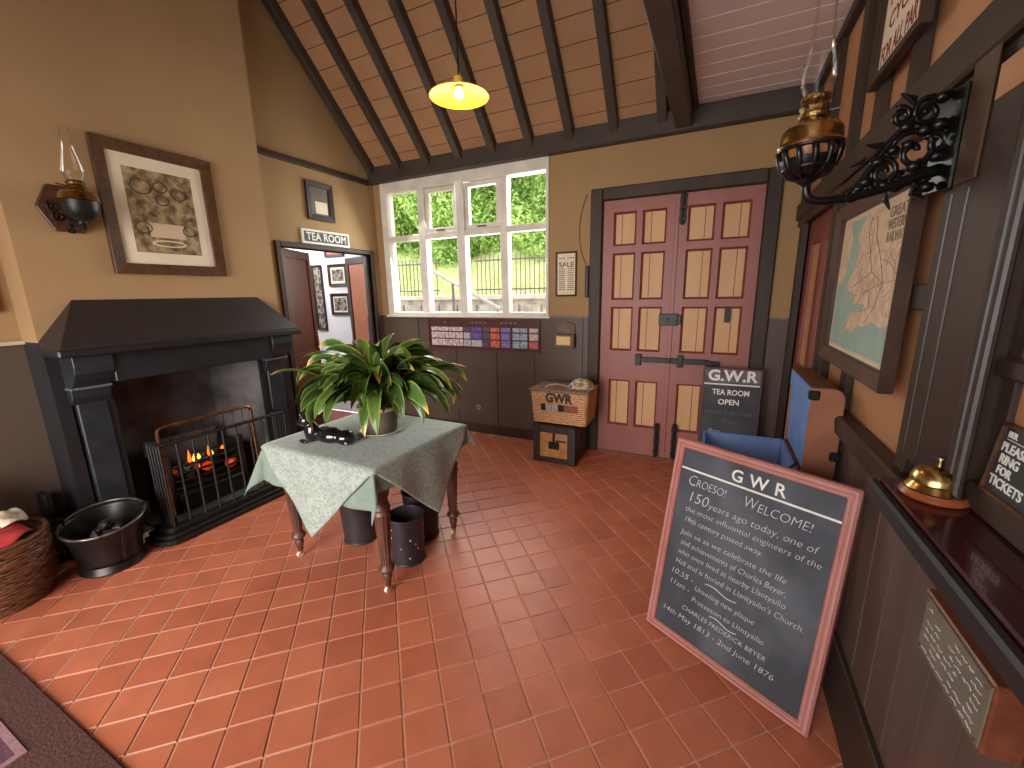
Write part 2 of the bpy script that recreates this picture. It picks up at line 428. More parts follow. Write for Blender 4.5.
# flat white boarded ceiling over the ticket side
ZC = 2.885
white = MB().box(-0.26, XR+0.1, YR-0.1, YB+0.05, ZC+0.012, ZC+0.06).build('ceiling', pmat('pale_board_joint', (236,222,214), (226,212,204), 4, 0.6), kind='structure')
y = YB-0.01
while y > 0.2:
    MB().box(-0.255, XR, max(y-0.156, 0.1), y, ZC, ZC+0.014).build('ceiling_board', M_ceilw, white, bevel=0.002)
    y -= 0.166
MB().box(-0.255, XR, YR, 0.15, ZC, ZC+0.014).build('ceiling_board', M_ceilw, white)
# tie beam along the edge of the flat ceiling and boarding above it
tb = MB().box(-0.39, -0.27, YR, YB-0.01, 2.74, 2.93); tb.box(-0.27, -0.235, YR, YB-0.085, ZC-0.035, ZC+0.03)
tb.build('trim_6', M_beam, kind='structure', bevel=0.006)
pt = MB(frameM((-0.32, 0, 0), (0,1,0), (0,0,1), (1,0,0))); pt.prism([(YR, 2.8), (YB, 2.8), (YB, ROOF0), (YRIDGE, roofz(YRIDGE)), (YR, ROOF0)], -0.02, 0.02)
pt.build('wall_gable', M_dark, kind='structure')

# ------------------------------------------------------------------ window
win = struct_root('window_1', ((WX0+WX1)/2, YB, WZ0))
yf0, yf1 = YB-0.02, YB+0.10
fm = MB()
fm.box(WX0, WX0+0.085, yf0, yf1, WZ0, WZ1); fm.box(WX1-0.03, WX1, yf0, yf1, WZ0, WZ1)
fm.box(WX0+0.085, WX1-0.03, yf0, yf1, WZ1-0.105, WZ1); fm.box(WX0+0.085, WX1-0.03, yf0, yf1, WZ0, WZ0+0.03)
fm.build('window_frame', M_white, win, bevel=0.005)
cols = [(-3.371, -2.961), (-2.875, -2.478), (-2.382, -1.973), (-1.895, -1.49)]
for k in range(3):
    MB().box(cols[k][1], cols[k+1][0], YB-0.012, YB+0.09, WZ0+0.03, WZ1-0.105).build('mullion', M_white, win, bevel=0.006)
for k, (x0, x1) in enumerate(cols):
    MB().box(x0, x1, YB-0.005, YB+0.08, 2.105, 2.165).build('transom', M_white, win, bevel=0.005)
    if k in (1, 2):
        m = MB(frameM((0, YB+0.035, 0), (1,0,0), (0,0,1), (0,-1,0))); m.ring(x0+0.004, x1-0.004, 2.169, WZ1-0.109, 0.043, -0.03, 0.025)
        sash = m.build('casement_sash', M_white, win, bevel=0.004)
        MB().box(x0+0.044, x1-0.044, YB+0.036, YB+0.040, 2.210, WZ1-0.150).build('pane', M_glass, sash)
        MB().box((x0+x1)/2-0.05, (x0+x1)/2+0.05, YB-0.012, YB+0.008, 2.178, 2.192).build('stay', M_brass, sash)
    else:
        MB().box(x0-0.004, x1+0.004, YB+0.03, YB+0.034, 2.163, WZ1-0.103).build('pane', M_glass, win)
    MB().box(x0-0.004, x1+0.004, YB+0.03, YB+0.034, WZ0+0.028, 2.107).build('pane', M_glass, win)
MB().box(WX0-0.02, WX1+0.02, YB-0.045, YB+0.02, WZ0-0.025, WZ0).build('window_sill', M_white, win, bevel=0.004)

# ------------------------------------------------------------------ double doors in the back wall
fr = MB(); fw = 0.10
fr.box(DX0-0.105, DX0, YB-0.04, YB+0.1, 0, DZ1+0.1); fr.box(DX1, DX1+0.1, YB-0.04, YB+0.1, 0, DZ1+0.1); fr.box(DX0, DX1, YB-0.04, YB+0.1, DZ1, DZ1+0.1)
fr.build('trim_7', M_dark, kind='structure', bevel=0.008)
MB().box(DX0, DX1, YB-0.01, YB+0.14, -0.004, 0.004).build('trim_8', pmat('worn_stone_threshold', (128,110,96), (104,88,78), 12, 0.8), kind='structure')
door1 = struct_root('door_1', ((DX0+DX1)/2, YB+0.02, 0))
MX = -0.338
yd0, yd1 = YB+0.005, YB+0.05      # front of stiles at YB+0.005
zrows = [(0.275, 0.715), (0.988, 1.383), (1.446, 1.848), (1.909, 2.188)]
def leaf(x0, x1, pcols):
    st = MB()
    st.box(x0, pcols[0][0], yd0, yd1, 0.008, DZ1-0.003); st.box(pcols[0][1], pcols[1][0], yd0, yd1, 0.008, DZ1-0.003); st.box(pcols[1][1], x1, yd0, yd1, 0.008, DZ1-0.003)
    for (a, b) in pcols:
        zs = [0.008]+[z for r in zrows for z in r]+[DZ1-0.003]
        for k in range(0, len(zs), 2): st.box(a, b, yd0, yd1, zs[k], zs[k+1])
    lf = st.build('door_leaf', M_maroon, door1)
    for (a, b) in pcols:
        for (z0, z1) in zrows:
            MB().box(a-0.004, b+0.004, YB+0.032, YB+0.046, z0-0.004, z1+0.004).build('panel', M_doorpan, lf)
            mo = MB(frameM((0, YB+0.032, 0), (1,0,0), (0,0,1), (0,-1,0))); mo.ring(a, b, z0, z1, 0.016, 0.0, 0.030, 0.010)
            mo.build('panel_moulding', M_maroon_d, lf)
            xm = a+(b-a)*(0.36 if a < MX else 0.64)
            MB().box(xm-0.003, xm+0.003, YB+0.0295, YB+0.033, z0+0.012, z1-0.012).build('bead', M_maroon_d, lf)
    return lf
lfl = leaf(DX0+0.004, MX-0.003, [(-0.862, -0.668), (-0.618, -0.423)])
lfr = leaf(MX+0.003, DX1-0.004, [(-0.262, -0.060), (-0.012, 0.19)])
MB().box(MX-0.022, MX+0.012, YB-0.006, YB+0.006, 0.01, DZ1-0.01).build('meeting_bead', M_maroon, lfl, bevel=0.003)
def bolt(cx, z0, z1, par):
    b = MB(); b.box(cx-0.022, cx+0.022, YB-0.012, YB+0.006, z0, z1)
    for k in range(3):
        z = z0+(z1-z0)*(0.15+0.35*k); b.box(cx-0.026, cx+0.026, YB-0.026, YB-0.008, z-0.012, z+0.012)
    b.cyl((cx, YB-0.02, z0-0.01), (cx, YB-0.02, z1+0.01), 0.009)
    return b.build('bolt', M_iron, par, bevel=0.002)
bolt(-0.30, 2.05, 2.30, lfr); bolt(-0.405, 0.02, 0.33, lfl); bolt(-0.255, 0.02, 0.34, lfr)
b = MB(); b.box(-0.44, -0.29, YB-0.035, YB+0.004, 1.225, 1.325); b.box(-0.30, -0.262, YB-0.022, YB+0.004, 1.235, 1.315); b.cyl((-0.37, YB-0.05, 1.275), (-0.37, YB-0.03, 1.275), 0.014)
b.build('rim_lock', M_iron, lfl, bevel=0.004)
b = MB(); b.box(-0.62, -0.02, YB-0.028, YB-0.010, 0.895, 0.94)
b.box(-0.625, -0.575, YB-0.034, YB+0.004, 0.865, 0.965); b.box(-0.27, -0.225, YB-0.04, YB+0.004, 0.865, 0.97); b.box(-0.05, 0.06, YB-0.034, YB+0.004, 0.875, 0.93); b.cyl((-0.33, YB-0.045, 0.917), (-0.33, YB-0.028, 0.917), 0.012)
b.build('latch_bar', M_iron, lfl, bevel=0.003)
b = MB(); b.box(0.065, 0.105, YB-0.002, YB+0.030, 1.255, 1.375); b.build('keyhole_plate', M_iron, lfr, bevel=0.003)

# ------------------------------------------------------------------ tea room doorway in the left wall and the room behind
fr = MB()
fr.box(XL-0.1, XL+0.02, TY0-0.05, TY0, 0, TZ1+0.045); fr.box(XL-0.1, XL+0.02, TY1, TY1+0.05, 0, TZ1+0.045); fr.box(XL-0.1, XL+0.02, TY0, TY1, TZ1, TZ1+0.045)
fr.build('trim_9', M_dark, kind='structure', bevel=0.004)
def swing_leaf(hy, ang, w, sgn, panelmat, stilemat):
    """leaf hinged at y=hy swinging into the tea room (-x) by ang"""
    U = Vector((-sin(ang), sgn*cos(ang), 0)); Nn = Vector((cos(ang), sgn*sin(ang), 0))
    root = struct_root('door_%d' % (2 if sgn > 0 else 3), (XL-0.02, hy, 0))
    M = frameM((XL-0.03, hy, 0), U, (0,0,1), Nn)
    s_ = MB(M); h = TZ1-0.01
    s_.box(0, 0.06, 0.012, h, -0.02, 0.02); s_.box(w-0.06, w, 0.012, h, -0.02, 0.02)
    for z0, z1 in ((0.012, 0.16), (0.86, 0.98), (h-0.075, h)): s_.box(0.06, w-0.06, z0, z1, -0.02, 0.02)
    lf = s_.build('stile_frame', stilemat, root, bevel=0.003)
    for z0, z1 in ((0.16, 0.86), (0.98, h-0.075)): MB(M).box(0.055, w-0.055, z0-0.005, z1+0.005, -0.008, 0.008).build('panel', panelmat, root)
    MB(M).box(w-0.045, w-0.02, 0.95, 1.12, -0.03, 0.032).build('handle_plate', M_brass, root, bevel=0.004)
    return root
M_redwood = pmat('red_brown_door_wood', (92,48,32), (74,38,26), 5, 0.45, stretch=(2,2,0.2))
M_terra_panel = pmat('terracotta_door_panel', (170,104,74), (156,92,64), 4, 0.6)
swing_leaf(TY0+0.01, radians(26), 0.54, 1, M_redwood, M_redwood)
swing_leaf(TY1-0.01, radians(104), 0.46, -1, M_terra_panel, M_dark)
M_tea = pmat('white_tea_room_paint', (224,224,226), (214,214,218), 2, 0.8)
tr = MB(); tr.box(-6.2, XL-0.12, 3.92, 4.0, 0, 2.6); tr.box(-6.3, -6.2, 1.2, 4.0, 0, 2.6); tr.box(-6.2, XL-0.12, 1.2, 3.92, 2.55, 2.6); tr.box(-6.2, XL-0.12, 1.1, 1.2, 0, 2.6)
tr.build('wall_tea_room', M_tea, kind='structure')
MB().box(-6.2, XL-0.12, 1.2, 3.92, -0.05, -0.005).build('floor', pmat('tea_room_floor', (150,96,76), (130,80,64), 6, 0.6), kind='structure')
tl = bpy.data.lights.new('tea_room_fill_light', 'POINT'); tl.energy = 60; tl.color = (0.95, 0.97, 1.0); tl.shadow_soft_size = 0.15  # added point light, stands in for the tea room's own daylight
tlo = bpy.data.objects.new('tea_room_fill_light', tl); COL.objects.link(tlo); tlo.location = (-4.9, 3.1, 2.3)
M_photo = pmat('sepia_photo_print', (150,138,122), (48,42,38), 26, 0.5, detail=2, lo=0.4, hi=0.6)
M_blackframe = pmat('black_stained_frame', (48,33,25), (38,26,20), 10, 0.5, spec=0.3)
def picture(name, M, w, h, rail, depth, framemat, printmat, label, cat='picture', mount=0.0, mountmat=None, glass=False):
    root = thing(name, M.translation, label, cat)
    m = MB(M); m.ring(-w/2, w/2, -h/2, h/2, rail, 0.001, depth, depth*0.65); m.build('frame', framemat, root, bevel=0.0015)
    iw, ih = w/2-rail+0.002, h/2-rail+0.002
    if mount:
        MB(M).box(-iw, iw, -ih, ih, 0.002, 0.006).build('mount', mountmat or M_paper, root)
        MB(M).box(-iw+mount, iw-mount, -ih+mount, ih-mount, 0.006, 0.0075).build('print', printmat, root)
    else:
        MB(M).box(-iw, iw, -ih, ih, 0.002, 0.006).build('print', printmat, root)
    return root
Mt = lambda x, z: frameM((x*0.891, 3.92, 1.52+(z-1.52)*0.891), (1,0,0), (0,0,1), (0,-1,0))
picture('framed_photograph', Mt(-5.24, 1.50), 0.18, 0.83, 0.027, 0.02, M_blackframe, M_photo, 'tall narrow black-framed photo on the white wall seen through the doorway')
picture('framed_photograph', Mt(-4.83, 1.81), 0.32, 0.27, 0.036, 0.02, M_blackframe, M_photo, 'black-framed photo seen through the doorway, upper one of the two landscape pictures', mount=0.03)
picture('framed_photograph', Mt(-4.83, 1.41), 0.32, 0.27, 0.036, 0.02, M_blackframe, M_photo, 'black-framed photo seen through the doorway, lower one of the two landscape pictures', mount=0.02)
picture('framed_photograph', Mt(-4.86, 2.16), 0.32, 0.18, 0.027, 0.02, M_blackframe, M_terra_panel, 'small picture at the very top of the tea room opening, above the landscape photos')
# signs on the left wall
s_ = thing('tea_room_sign', (XL, 3.13, 2.08), 'white-edged dark sign reading TEA ROOM above the open doorway', 'sign')
MS = onleft(3.135, 2.085)
MB(MS).box(-0.285, 0.285, -0.068, 0.068, 0.001, 0.022).build('board', M_white_letters, s_, bevel=0.003)
MB(MS).box(-0.262, 0.262, -0.047, 0.047, 0.022, 0.0235).build('face', pmat('dark_brown_sign_face', (52,38,34), (44,32,29), 10, 0.5), s_)
text('lettering', 'TEA ROOM', 0.10, MS @ Matrix.Translation((0, -0.002, 0.0242)), M_white_letters, s_, width=0.475, bold=0.0014)
picture('small_framed_picture', onleft(3.105, 2.42), 0.31, 0.35, 0.05, 0.025, M_blackframe, pmat('old_card_print', (110,96,84), (70,58,50), 3, 0.6), 'small dark-framed picture hanging above the TEA ROOM sign', mount=0.0)
p = [o for o in bpy.data.objects if o.name == 'small_framed_picture'][0]
MB(onleft(3.105, 2.42)).box(-0.055, 0.085, -0.11, 0.0, 0.006, 0.008).build('white_card', M_paper, p)

# ------------------------------------------------------------------ right wall: boarded dado, framing, door, ticket hatch
MB().box(0.485, XR, YR, RDY0-0.06, 0.0, 0.25).build('baseboard_right', M_dark, kind='structure', bevel=0.005)
M_plank = pmat('brown_black_plank_paint', (100,82,74), (86,70,63), 6, 0.36, stretch=(2,2,0.3), bump=0.06)
y = RDY0-0.07
while y > 0.2:
    MB().box(0.503, XR, y-0.136, y, 0.25, 0.96).build('plank', M_plank, wall_right, bevel=0.003)
    y -= 0.1395
fr = MB()
fr.box(0.465, XR, 1.22, RDY0-0.06, 0.945, 1.02)                      # dado rail
fr.box(0.478, XR, YR, YB, 2.00, 2.115); fr.box(0.495, XR, YR, YB, 1.955, 2.0)   # main rail and its lower moulding
fr.build('trim_10', M_dark, kind='structure', bevel=0.008)
fr = MB()
for y0, y1 in ((3.70, 3.86), (3.10, 3.17), (2.58, 2.66), (2.20, 2.28), (1.86, 1.93), (1.33, 1.41), (0.8, 0.88)):
    fr.box(0.497, XR, y0, y1, 2.115, ZC)
fr.box(0.49, XR, YR, YB, ZC-0.06, ZC)
for y0, y1 in ((2.10, 2.17), (2.52, 2.60)): fr.box(0.497, XR, y0, y1, 1.02, 1.955)
fr.box(0.490, XR, 1.415, 1.475, 1.02, 1.955)
fr.box(0.497, XR, 1.475, 2.52, 1.455, 1.525)
fr.build('trim_11', M_dark, kind='structure', bevel=0.004)
# ticket hatch surround
M_edge = pmat('worn_bead_edge', (64,54,46), (54,45,39), 30, 0.4)
hs = MB()
hs.box(0.482, XR, 1.15, 1.415, 1.075, 1.955)
hs.build('trim_12', M_dark, kind='structure', bevel=0.003)
bd = MB()
for yy in (1.327, 1.402): bd.cyl((0.481, yy, 1.08), (0.481, yy, 1.73), 0.0024, n=6)
for yy, rr in ((1.135, 0.014), (1.112, 0.010)): bd.cyl((0.476, yy, 1.075), (0.476, yy, 1.955), rr, n=10)
bd.build('trim_13', M_edge, kind='structure')
MB().box(0.4775, 0.4825, 0.2, 1.285, 1.885, 1.950).build('trim_15', M_tan, kind='structure')
hatch = struct_root('window_2', (0.52, 0.7, 1.1))
MB().box(0.512, XR, 1.085, 1.12, 1.075, 1.955).build('stile', M_dark, hatch, bevel=0.003)
MB().box(0.500, XR, 0.2, 1.13, 1.345, 1.385).build('rail', M_dark, hatch, bevel=0.006)
MB().box(0.505, XR, 0.2, 1.30, 1.955, 2.0).build('head_rail', M_dark, hatch)
MB().box(0.500, XR, 0.2, 1.13, 1.80, 1.87).build('rail', M_dark, hatch, bevel=0.005)
MB().box(0.520, XR, 0.2, 1.09, 1.385, 1.80).build('pane', pmat('dark_hatch_glass', (34,28,26), (28,24,22), 4, 0.12), hatch)
MB().box(0.522, XR, 0.2, 1.12, 1.09, 1.345).build('panel', M_tan, hatch)
MB().box(0.498, XR, 0.2, 1.135, 1.072, 1.124).build('cill', M_dark, hatch, bevel=0.004)
# door in the right wall
fr = MB(); fr.box(0.49, XR+0.1, RDY0-0.07, RDY0, 0, RDZ+0.06); fr.box(0.49, XR+0.1, RDY1, RDY1+0.07, 0, RDZ+0.06); fr.box(0.49, XR+0.1, RDY0, RDY1, RDZ, RDZ+0.06)
fr.build('trim_14', M_dark, kind='structure', bevel=0.005)
d4 = struct_root('door_4', (XR+0.05, (RDY0+RDY1)/2, 0))
sm = MB(); x0, x1 = XR+0.01, XR+0.055
yc = [RDY0+0.004, RDY0+0.12, (RDY0+RDY1)/2-0.05, (RDY0+RDY1)/2+0.05, RDY1-0.12, RDY1-0.004]
for k in (0, 2, 4): sm.box(x0, x1, yc[k], yc[k+1], 0.01, RDZ-0.004)
zz = [0.01, 0.22, 0.85, 1.0, 1.80, RDZ-0.004]
for k in (1, 3):
    for q in (0, 2, 4): sm.box(x0, x1, yc[k], yc[k+1], zz[q], zz[q+1])
sm.build('stile_frame', pmat('brown_maroon_side_door_paint', (132,66,62), (120,58,55), 5, 0.45), d4, bevel=0.003)
for k in (1, 3):
    for q in (1, 3): MB().box(x0+0.02, x1-0.005, yc[k]-0.004, yc[k+1]+0.004, zz[q]-0.004, zz[q+1]+0.004).build('panel', M_doorpan, d4)
h = MB(); h.box(XR-0.01, x0+0.002, RDY0+0.03, RDY0+0.08, 0.95, 1.45); h.build('pull_plate', M_iron, d4, bevel=0.003)
h = MB(); h.cyl((x0, RDY0+0.055, 1.0), (XR-0.03, RDY0+0.055, 1.0), 0.012); h.sphere((XR-0.035, RDY0+0.055, 1.0), 0.024); h.build('knob', M_brass, d4, smooth=True)

# counter ledge under the hatch
lg = thing('counter_ledge', (0.46, 0.7, 1.02), 'narrow maroon counter ledge below the ticket hatch', 'ledge')
MB().box(0.388, 0.512, 0.15, 1.235, 1.045, 1.07).build('ledge_top', pmat('glossy_maroon_ledge_paint', (74,26,34), (60,20,28), 9, 0.16, coat=0.4), lg, bevel=0.004)
MB().box(0.366, 0.389, 0.15, 1.235, 1.022, 1.064).build('front_moulding', M_black, lg, bevel=0.006)
MB().box(0.405, 0.503, 0.15, 1.225, 1.000, 1.045).build('ledge_moulding', M_black, lg, bevel=0.012)
MB().box(0.43, 0.503, 0.15, 1.218, 0.955, 1.000).build('ledge_moulding', M_black, lg, bevel=0.01)

# ------------------------------------------------------------------ outside the window
M_pave = pmat('pale_path_gravel', (206,198,184), (188,178,164), 10, 0.9)
M_stone = pmat('pale_stone_wall', (190,178,162), (150,140,126), 7, 0.9, bump=0.4)
M_grass = pmat('pale_bank_grass', (178,190,118), (204,202,146), 6, 0.95, bump=0.4)  # pale yellow-green base colour, mottled
M_rail = pmat('dark_iron_railing_paint', (112,106,98), (92,87,80), 10, 0.5)
M_galv = pmat('pale_galvanised_handrail', (176,170,162), (160,154,147), 10, 0.5)
MB().box(-14, 3, YB+0.15, 15, 0.55, 0.75).build('ground', M_pave, kind='structure')
# low retaining wall of stones
lw = MB().box(-12, 1.0, 6.55, 6.85, 0.75, 1.42).build('retaining_wall', M_stone); tag(lw, 'low pale stone wall below the railings outside the window', 'wall')
ms = [MB().box(-0.19, 0.19, -0.03, 0.02, -0.085, 0.085)]
sme = bpy.data.meshes.new('stone'); sme.from_pydata(ms[0].v, [], ms[0].f); sme.materials.append(M_stone)
for r_ in range(3):
    for k in range(13):
        o = bpy.data.objects.new('stone', sme); COL.objects.link(o); o.parent = lw
        o.location = Vector((-6.9+0.41*k+(0.2 if r_ % 2 else 0), 6.54+random.uniform(-0.01, 0.01), 0.87+0.19*r_))-ABS[lw.name]; o.scale = (random.uniform(0.9, 1.02), 1, 1)
MB().box(-12, 1.0, 6.50, 6.92, 1.42, 1.50).build('coping', M_pave, lw, bevel=0.01)
# grassy bank
def bank(u, v):
    x = -14+17*u; y = 6.95+7.5*v
    return (x, y, 1.40+v*3.4+0.12*sin(x*1.7+v*7)+random.uniform(-0.05, 0.05))
tag(MB().grid(60, 24, bank).build('grass_bank', M_grass, smooth='all'), 'pale grassy bank rising behind the railings outside', 'bank')
gb = MB()
for k in range(9000):
    x = random.uniform(-9, -1); v = random.random()**1.3*0.62; y = 7.0+7.5*v; z = 1.40+v*3.4+0.12*sin(x*1.7+v*7)
    h = random.uniform(0.06, 0.2); a = random.uniform(0, pi); w = 0.012
    gb._add([(x-w*cos(a), y-w*sin(a), z-0.04), (x+w*cos(a), y+w*sin(a), z-0.04), (x+random.uniform(-.06, .06), y+random.uniform(-.06, .06), z+h)], [(0,1,2)])
o = gb.build('long_grass', pmat('bank_grass_blades', (176,192,110), (208,204,142), 3, 0.9), kind='stuff'); tag(o, 'long pale grass growing over the bank outside the window', 'grass')
# leafy hedge at the top of the bank
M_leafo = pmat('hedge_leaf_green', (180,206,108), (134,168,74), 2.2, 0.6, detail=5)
def hedge(name, x0, x1, y0, z0, z1, n, label):
    m = MB()
    for k in range(n):
        x = random.uniform(x0, x1); z = z0+(z1-z0)*random.random(); 
        y = y0+0.35*sin(x*2.3)+0.3*sin(z*3.1+x)+0.2*sin(x*5+z*4)+random.uniform(-0.12, 0.25)
        s = random.uniform(0.035, 0.075)
        d = Vector((random.uniform(-1, 1), random.uniform(-1.2, 0.1), random.uniform(-0.4, 1))).normalized(); a = d.orthogonal().normalized(); c = d.cross(a)
        th = random.uniform(0, pi); a2 = a*cos(th)+c*sin(th); c2 = d.cross(a2); p = Vector((x, y, z))
        m._add([p-a2*s, p+c2*s*0.5, p+a2*s, p-c2*s*0.5], [(0,1,2,3)])
    r = thing(name, ((x0+x1)/2, y0, z0), label, 'hedge')
    f = m.build('foliage', M_leafo, r); f['kind'] = 'stuff'
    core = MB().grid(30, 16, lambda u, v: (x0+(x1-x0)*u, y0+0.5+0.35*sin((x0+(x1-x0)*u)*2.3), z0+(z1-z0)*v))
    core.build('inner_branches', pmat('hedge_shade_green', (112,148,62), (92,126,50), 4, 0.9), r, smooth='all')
    return r
hedge('leafy_hedge', -10.5, -0.5, 9.0, 2.15, 5.6, 26000, 'dense bright green leafy hedge at the top of the bank outside')
# iron railings along the wall
def railing(x0, x1, y, z0, z1, n, label):
    r = thing('iron_railing', ((x0+x1)/2, y, z0), label, 'railing', 'iron railings outside the window')
    MB().box(x0, x1, y-0.015, y+0.015, z1-0.10, z1-0.075).build('top_rail', M_rail, r); MB().box(x0, x1, y-0.015, y+0.015, z0+0.08, z0+0.105).build('bottom_rail', M_rail, r)
    for k in range(n):
        x = x0+(x1-x0)*(k+0.5)/n; MB().cyl((x, y, z0), (x, y, z1), 0.009, n=5).build('bar', M_rail, r)
railing(-3.95, -1.9, 6.7, 1.50, 2.18, 24, 'dark iron railing seen through the two right-hand panes')
railing(-6.35, -4.75, 6.7, 1.50, 2.18, 18, 'dark iron railing seen through the leftmost pane')
hr = thing('stair_handrail', (-4.0, 6.0, 0.75), 'pale sloping handrail of the steps outside the window', 'handrail')
MB().tube([(-4.55, 6.0, 2.0), (-3.1, 6.0, 1.28)], 0.03, 8).build('rail', M_galv, hr, smooth=True)
for x, z in ((-4.42, 1.94), (-3.98, 1.72), (-3.3, 1.38)): MB().cyl((x, 6.0, 0.75), (x, 6.0, z), 0.022, n=8).build('post', M_rail if x < -3.5 else M_galv, hr)
pc = thing('brick_pier', (-5.05, 5.9, 0.75), 'terracotta brick pier just outside the leftmost pane', 'pier')
for k in range(14): MB().box(-5.35, -5.17, 5.8, 5.98, 0.75+0.078*k, 0.75+0.078*k+0.068).build('brick', pmat('pier_brick', (190,110,80), (170,94,70), 9, 0.9), pc)
MB().box(-5.34, -5.18, 5.81, 5.97, 0.75, 1.84).build('mortar', M_pave, pc)

# ------------------------------------------------------------------ fireplace
fp = thing('fireplace', (-3.25, 1.655, 0), 'black painted fireplace with a broad sloping hood on the chimney breast', 'fireplace')
HB0, HB1 = 0.93, 2.385; HX = -3.12
# sloping hood: hipped
hood = MB(); zt, zb = 1.527, 1.275; ty0, ty1 = 1.105, 2.205
P = [(XC+0.002, ty0, zt), (XC+0.002, ty1, zt), (HX, HB0+0.012, zb), (HX, HB1-0.012, zb), (XC+0.002, HB0+0.002, zb+0.03), (XC+0.002, HB1-0.002, zb+0.03), (XC+0.002, HB0+0.002, zb-0.01), (XC+0.002, HB1-0.002, zb-0.01), (HX, HB0+0.012, zb-0.01), (HX, HB1-0.012, zb-0.01)]
hood._add(P, [(0,1,3,2), (0,2,4), (1,5,3), (2,3,9,8), (4,2,8,6), (5,7,9,3), (6,8,9,7), (0,4,6,7,5,1)])
hood.build('hood', pmat('hood_brown_black_paint', (50,42,41), (41,34,34), 4, 0.42, bump=0.05), fp)
MB().box(XC, HX+0.012, HB0-0.004, HB1+0.004, 1.222, 1.265).build('hood_rim', M_black, fp, bevel=0.008)
MB().box(XC, HX-0.05, FY0-0.008, FY1+0.008, FZ1+0.02, 1.222).build('frieze', M_black, fp, bevel=0.004)
MB().box(XC, XC+0.03, HB0, HB0+0.06, 0, 1.222).build('back_board', M_black, fp); MB().box(XC, XC+0.03, HB1-0.06, HB1, 0, 1.222).build('back_board', M_black, fp)
M_pil = pmat('blue_black_pilaster_paint', (42,46,53), (31,34,40), 9, 0.4, bump=0.15)
for s in (0, 1):
    y0, y1 = (0.985, FY0-0.01) if s == 0 else (FY1+0.01, 2.325)
    MB().box(XC, -3.295, y0+0.02, y1-0.015, 0.12, 0.98).build('pilaster', M_pil, fp, bevel=0.006)
    MB().box(XC, -3.285, y0, y1, 0, 0.12).build('plinth', M_black, fp, bevel=0.008)
    cb = MB(frameM((0, y0, 0), (1,0,0), (0,0,1), (0,-1,0)))
    prof = [(XC, 0.93), (-3.295, 0.93), (-3.27, 0.97), (-3.26, 1.03), (-3.20, 1.07), (-3.16, 1.12), (-3.15, 1.16), (-3.15, 1.22), (XC, 1.22)]
    cb.prism(prof, -(y1-y0), 0.0); cb.build('corbel', M_pil, fp, bevel=0.003)
    MB().box(XC, -3.245, y0-0.006, y1+0.006, 1.02, 1.035).build('corbel_fillet', pmat('corbel_edge_highlight', (120,130,142), (70,78,88), 40, 0.4), fp, bevel=0.004)  # pale blue-grey colour paints the highlight along the corbel ledge
    MB().box(XC-0.05, -3.31, (y1-0.014) if not s else (y0-0.02), (y1+0.02) if not s else (y0+0.014), 0.0, FZ1+0.02).build('jamb', M_black, fp)
fb = MB()
fb._add([(XC+0.01, FY0, 0), (XC+0.01, FY0, FZ1+0.02), (-3.80, FY0+0.14, FZ1+0.02), (-3.80, FY0+0.14, 0), (-3.80, FY1-0.14, 0), (-3.80, FY1-0.14, FZ1+0.02), (XC+0.01, FY1, FZ1+0.02), (XC+0.01, FY1, 0)],
        [(0,3,2,1), (3,4,5,2), (4,7,6,5), (0,7,4,3), (1,2,5,6)])
fb.build('firebox', M_soot, fp, solid=0.02)
# basket grate with coal
gr = thing('fire_grate', (-3.48, 1.655, 0.02), 'black iron basket grate holding the fire inside the fireplace', 'grate')
gx0, gx1, gy0, gy1 = -3.66, -3.36, 1.40, 1.90
for z in (0.20, 0.255, 0.31, 0.365):
    MB().tube(bez((gx1, gy0, z), (gx1+0.07, gy0+0.12, z), (gx1+0.07, gy1-0.12, z), (gx1, gy1, z), 12), 0.009, 6).build('bar', M_iron, gr, smooth=True)
MB().box(gx0, gx1+0.02, gy0, gy1, 0.16, 0.18).build('base_plate', M_iron, gr)
MB().box(gx0-0.02, gx0, gy0, gy1, 0.02, 0.50).build('fire_back', M_soot, gr)
for s in (gy0, gy1):
    MB().box(gx0, gx1+0.015, s-0.012, s+0.012, 0.02, 0.40).build('cheek', M_iron, gr, bevel=0.004); MB().cyl((gx1+0.01, s, 0.02), (gx1+0.01, s, 0.46), 0.016, n=8).build('post', M_iron, gr)
MB().box(gx1-0.01, gx1+0.045, gy0+0.02, gy1-0.02, 0.03, 0.16).build('ash_front', M_iron, gr, bevel=0.01)
M_coal = pmat('coal', (52,50,50), (30,29,29), 40, 0.4, bump=0.4)
def lump(c, r, par=None, name='coal_lump', mat=M_coal):
    m = MB(); n = 7
    bmv = bmesh.new(); bmesh.ops.create_icosphere(bmv, subdivisions=1, radius=r)
    for v in bmv.verts: v.co *= random.uniform(0.72, 1.15)
    bmv.verts.index_update()
    m._add([v.co+Vector(c) for v in bmv.verts], [tuple(v.index for v in f.verts) for f in bmv.faces]); bmv.free()
    return m.build(name, mat, par)
for k in range(16):
    lump((random.uniform(gx0+0.05, gx1+0.0), random.uniform(gy0+0.06, gy1-0.06), random.uniform(0.21, 0.37)), random.uniform(0.035, 0.05), gr, 'coal', M_coal if k % 4 else emat('glowing_ember', (235,70,16), 0.16))
fl_ = thing('fire_flames', (-3.42, 1.58, 0.37), 'small orange flames burning on the coals in the grate', 'flame')
M_fl = emat('flame_orange', (255,104,22), 1.5); M_fl2 = emat('flame_yellow', (255,176,70), 2.4)
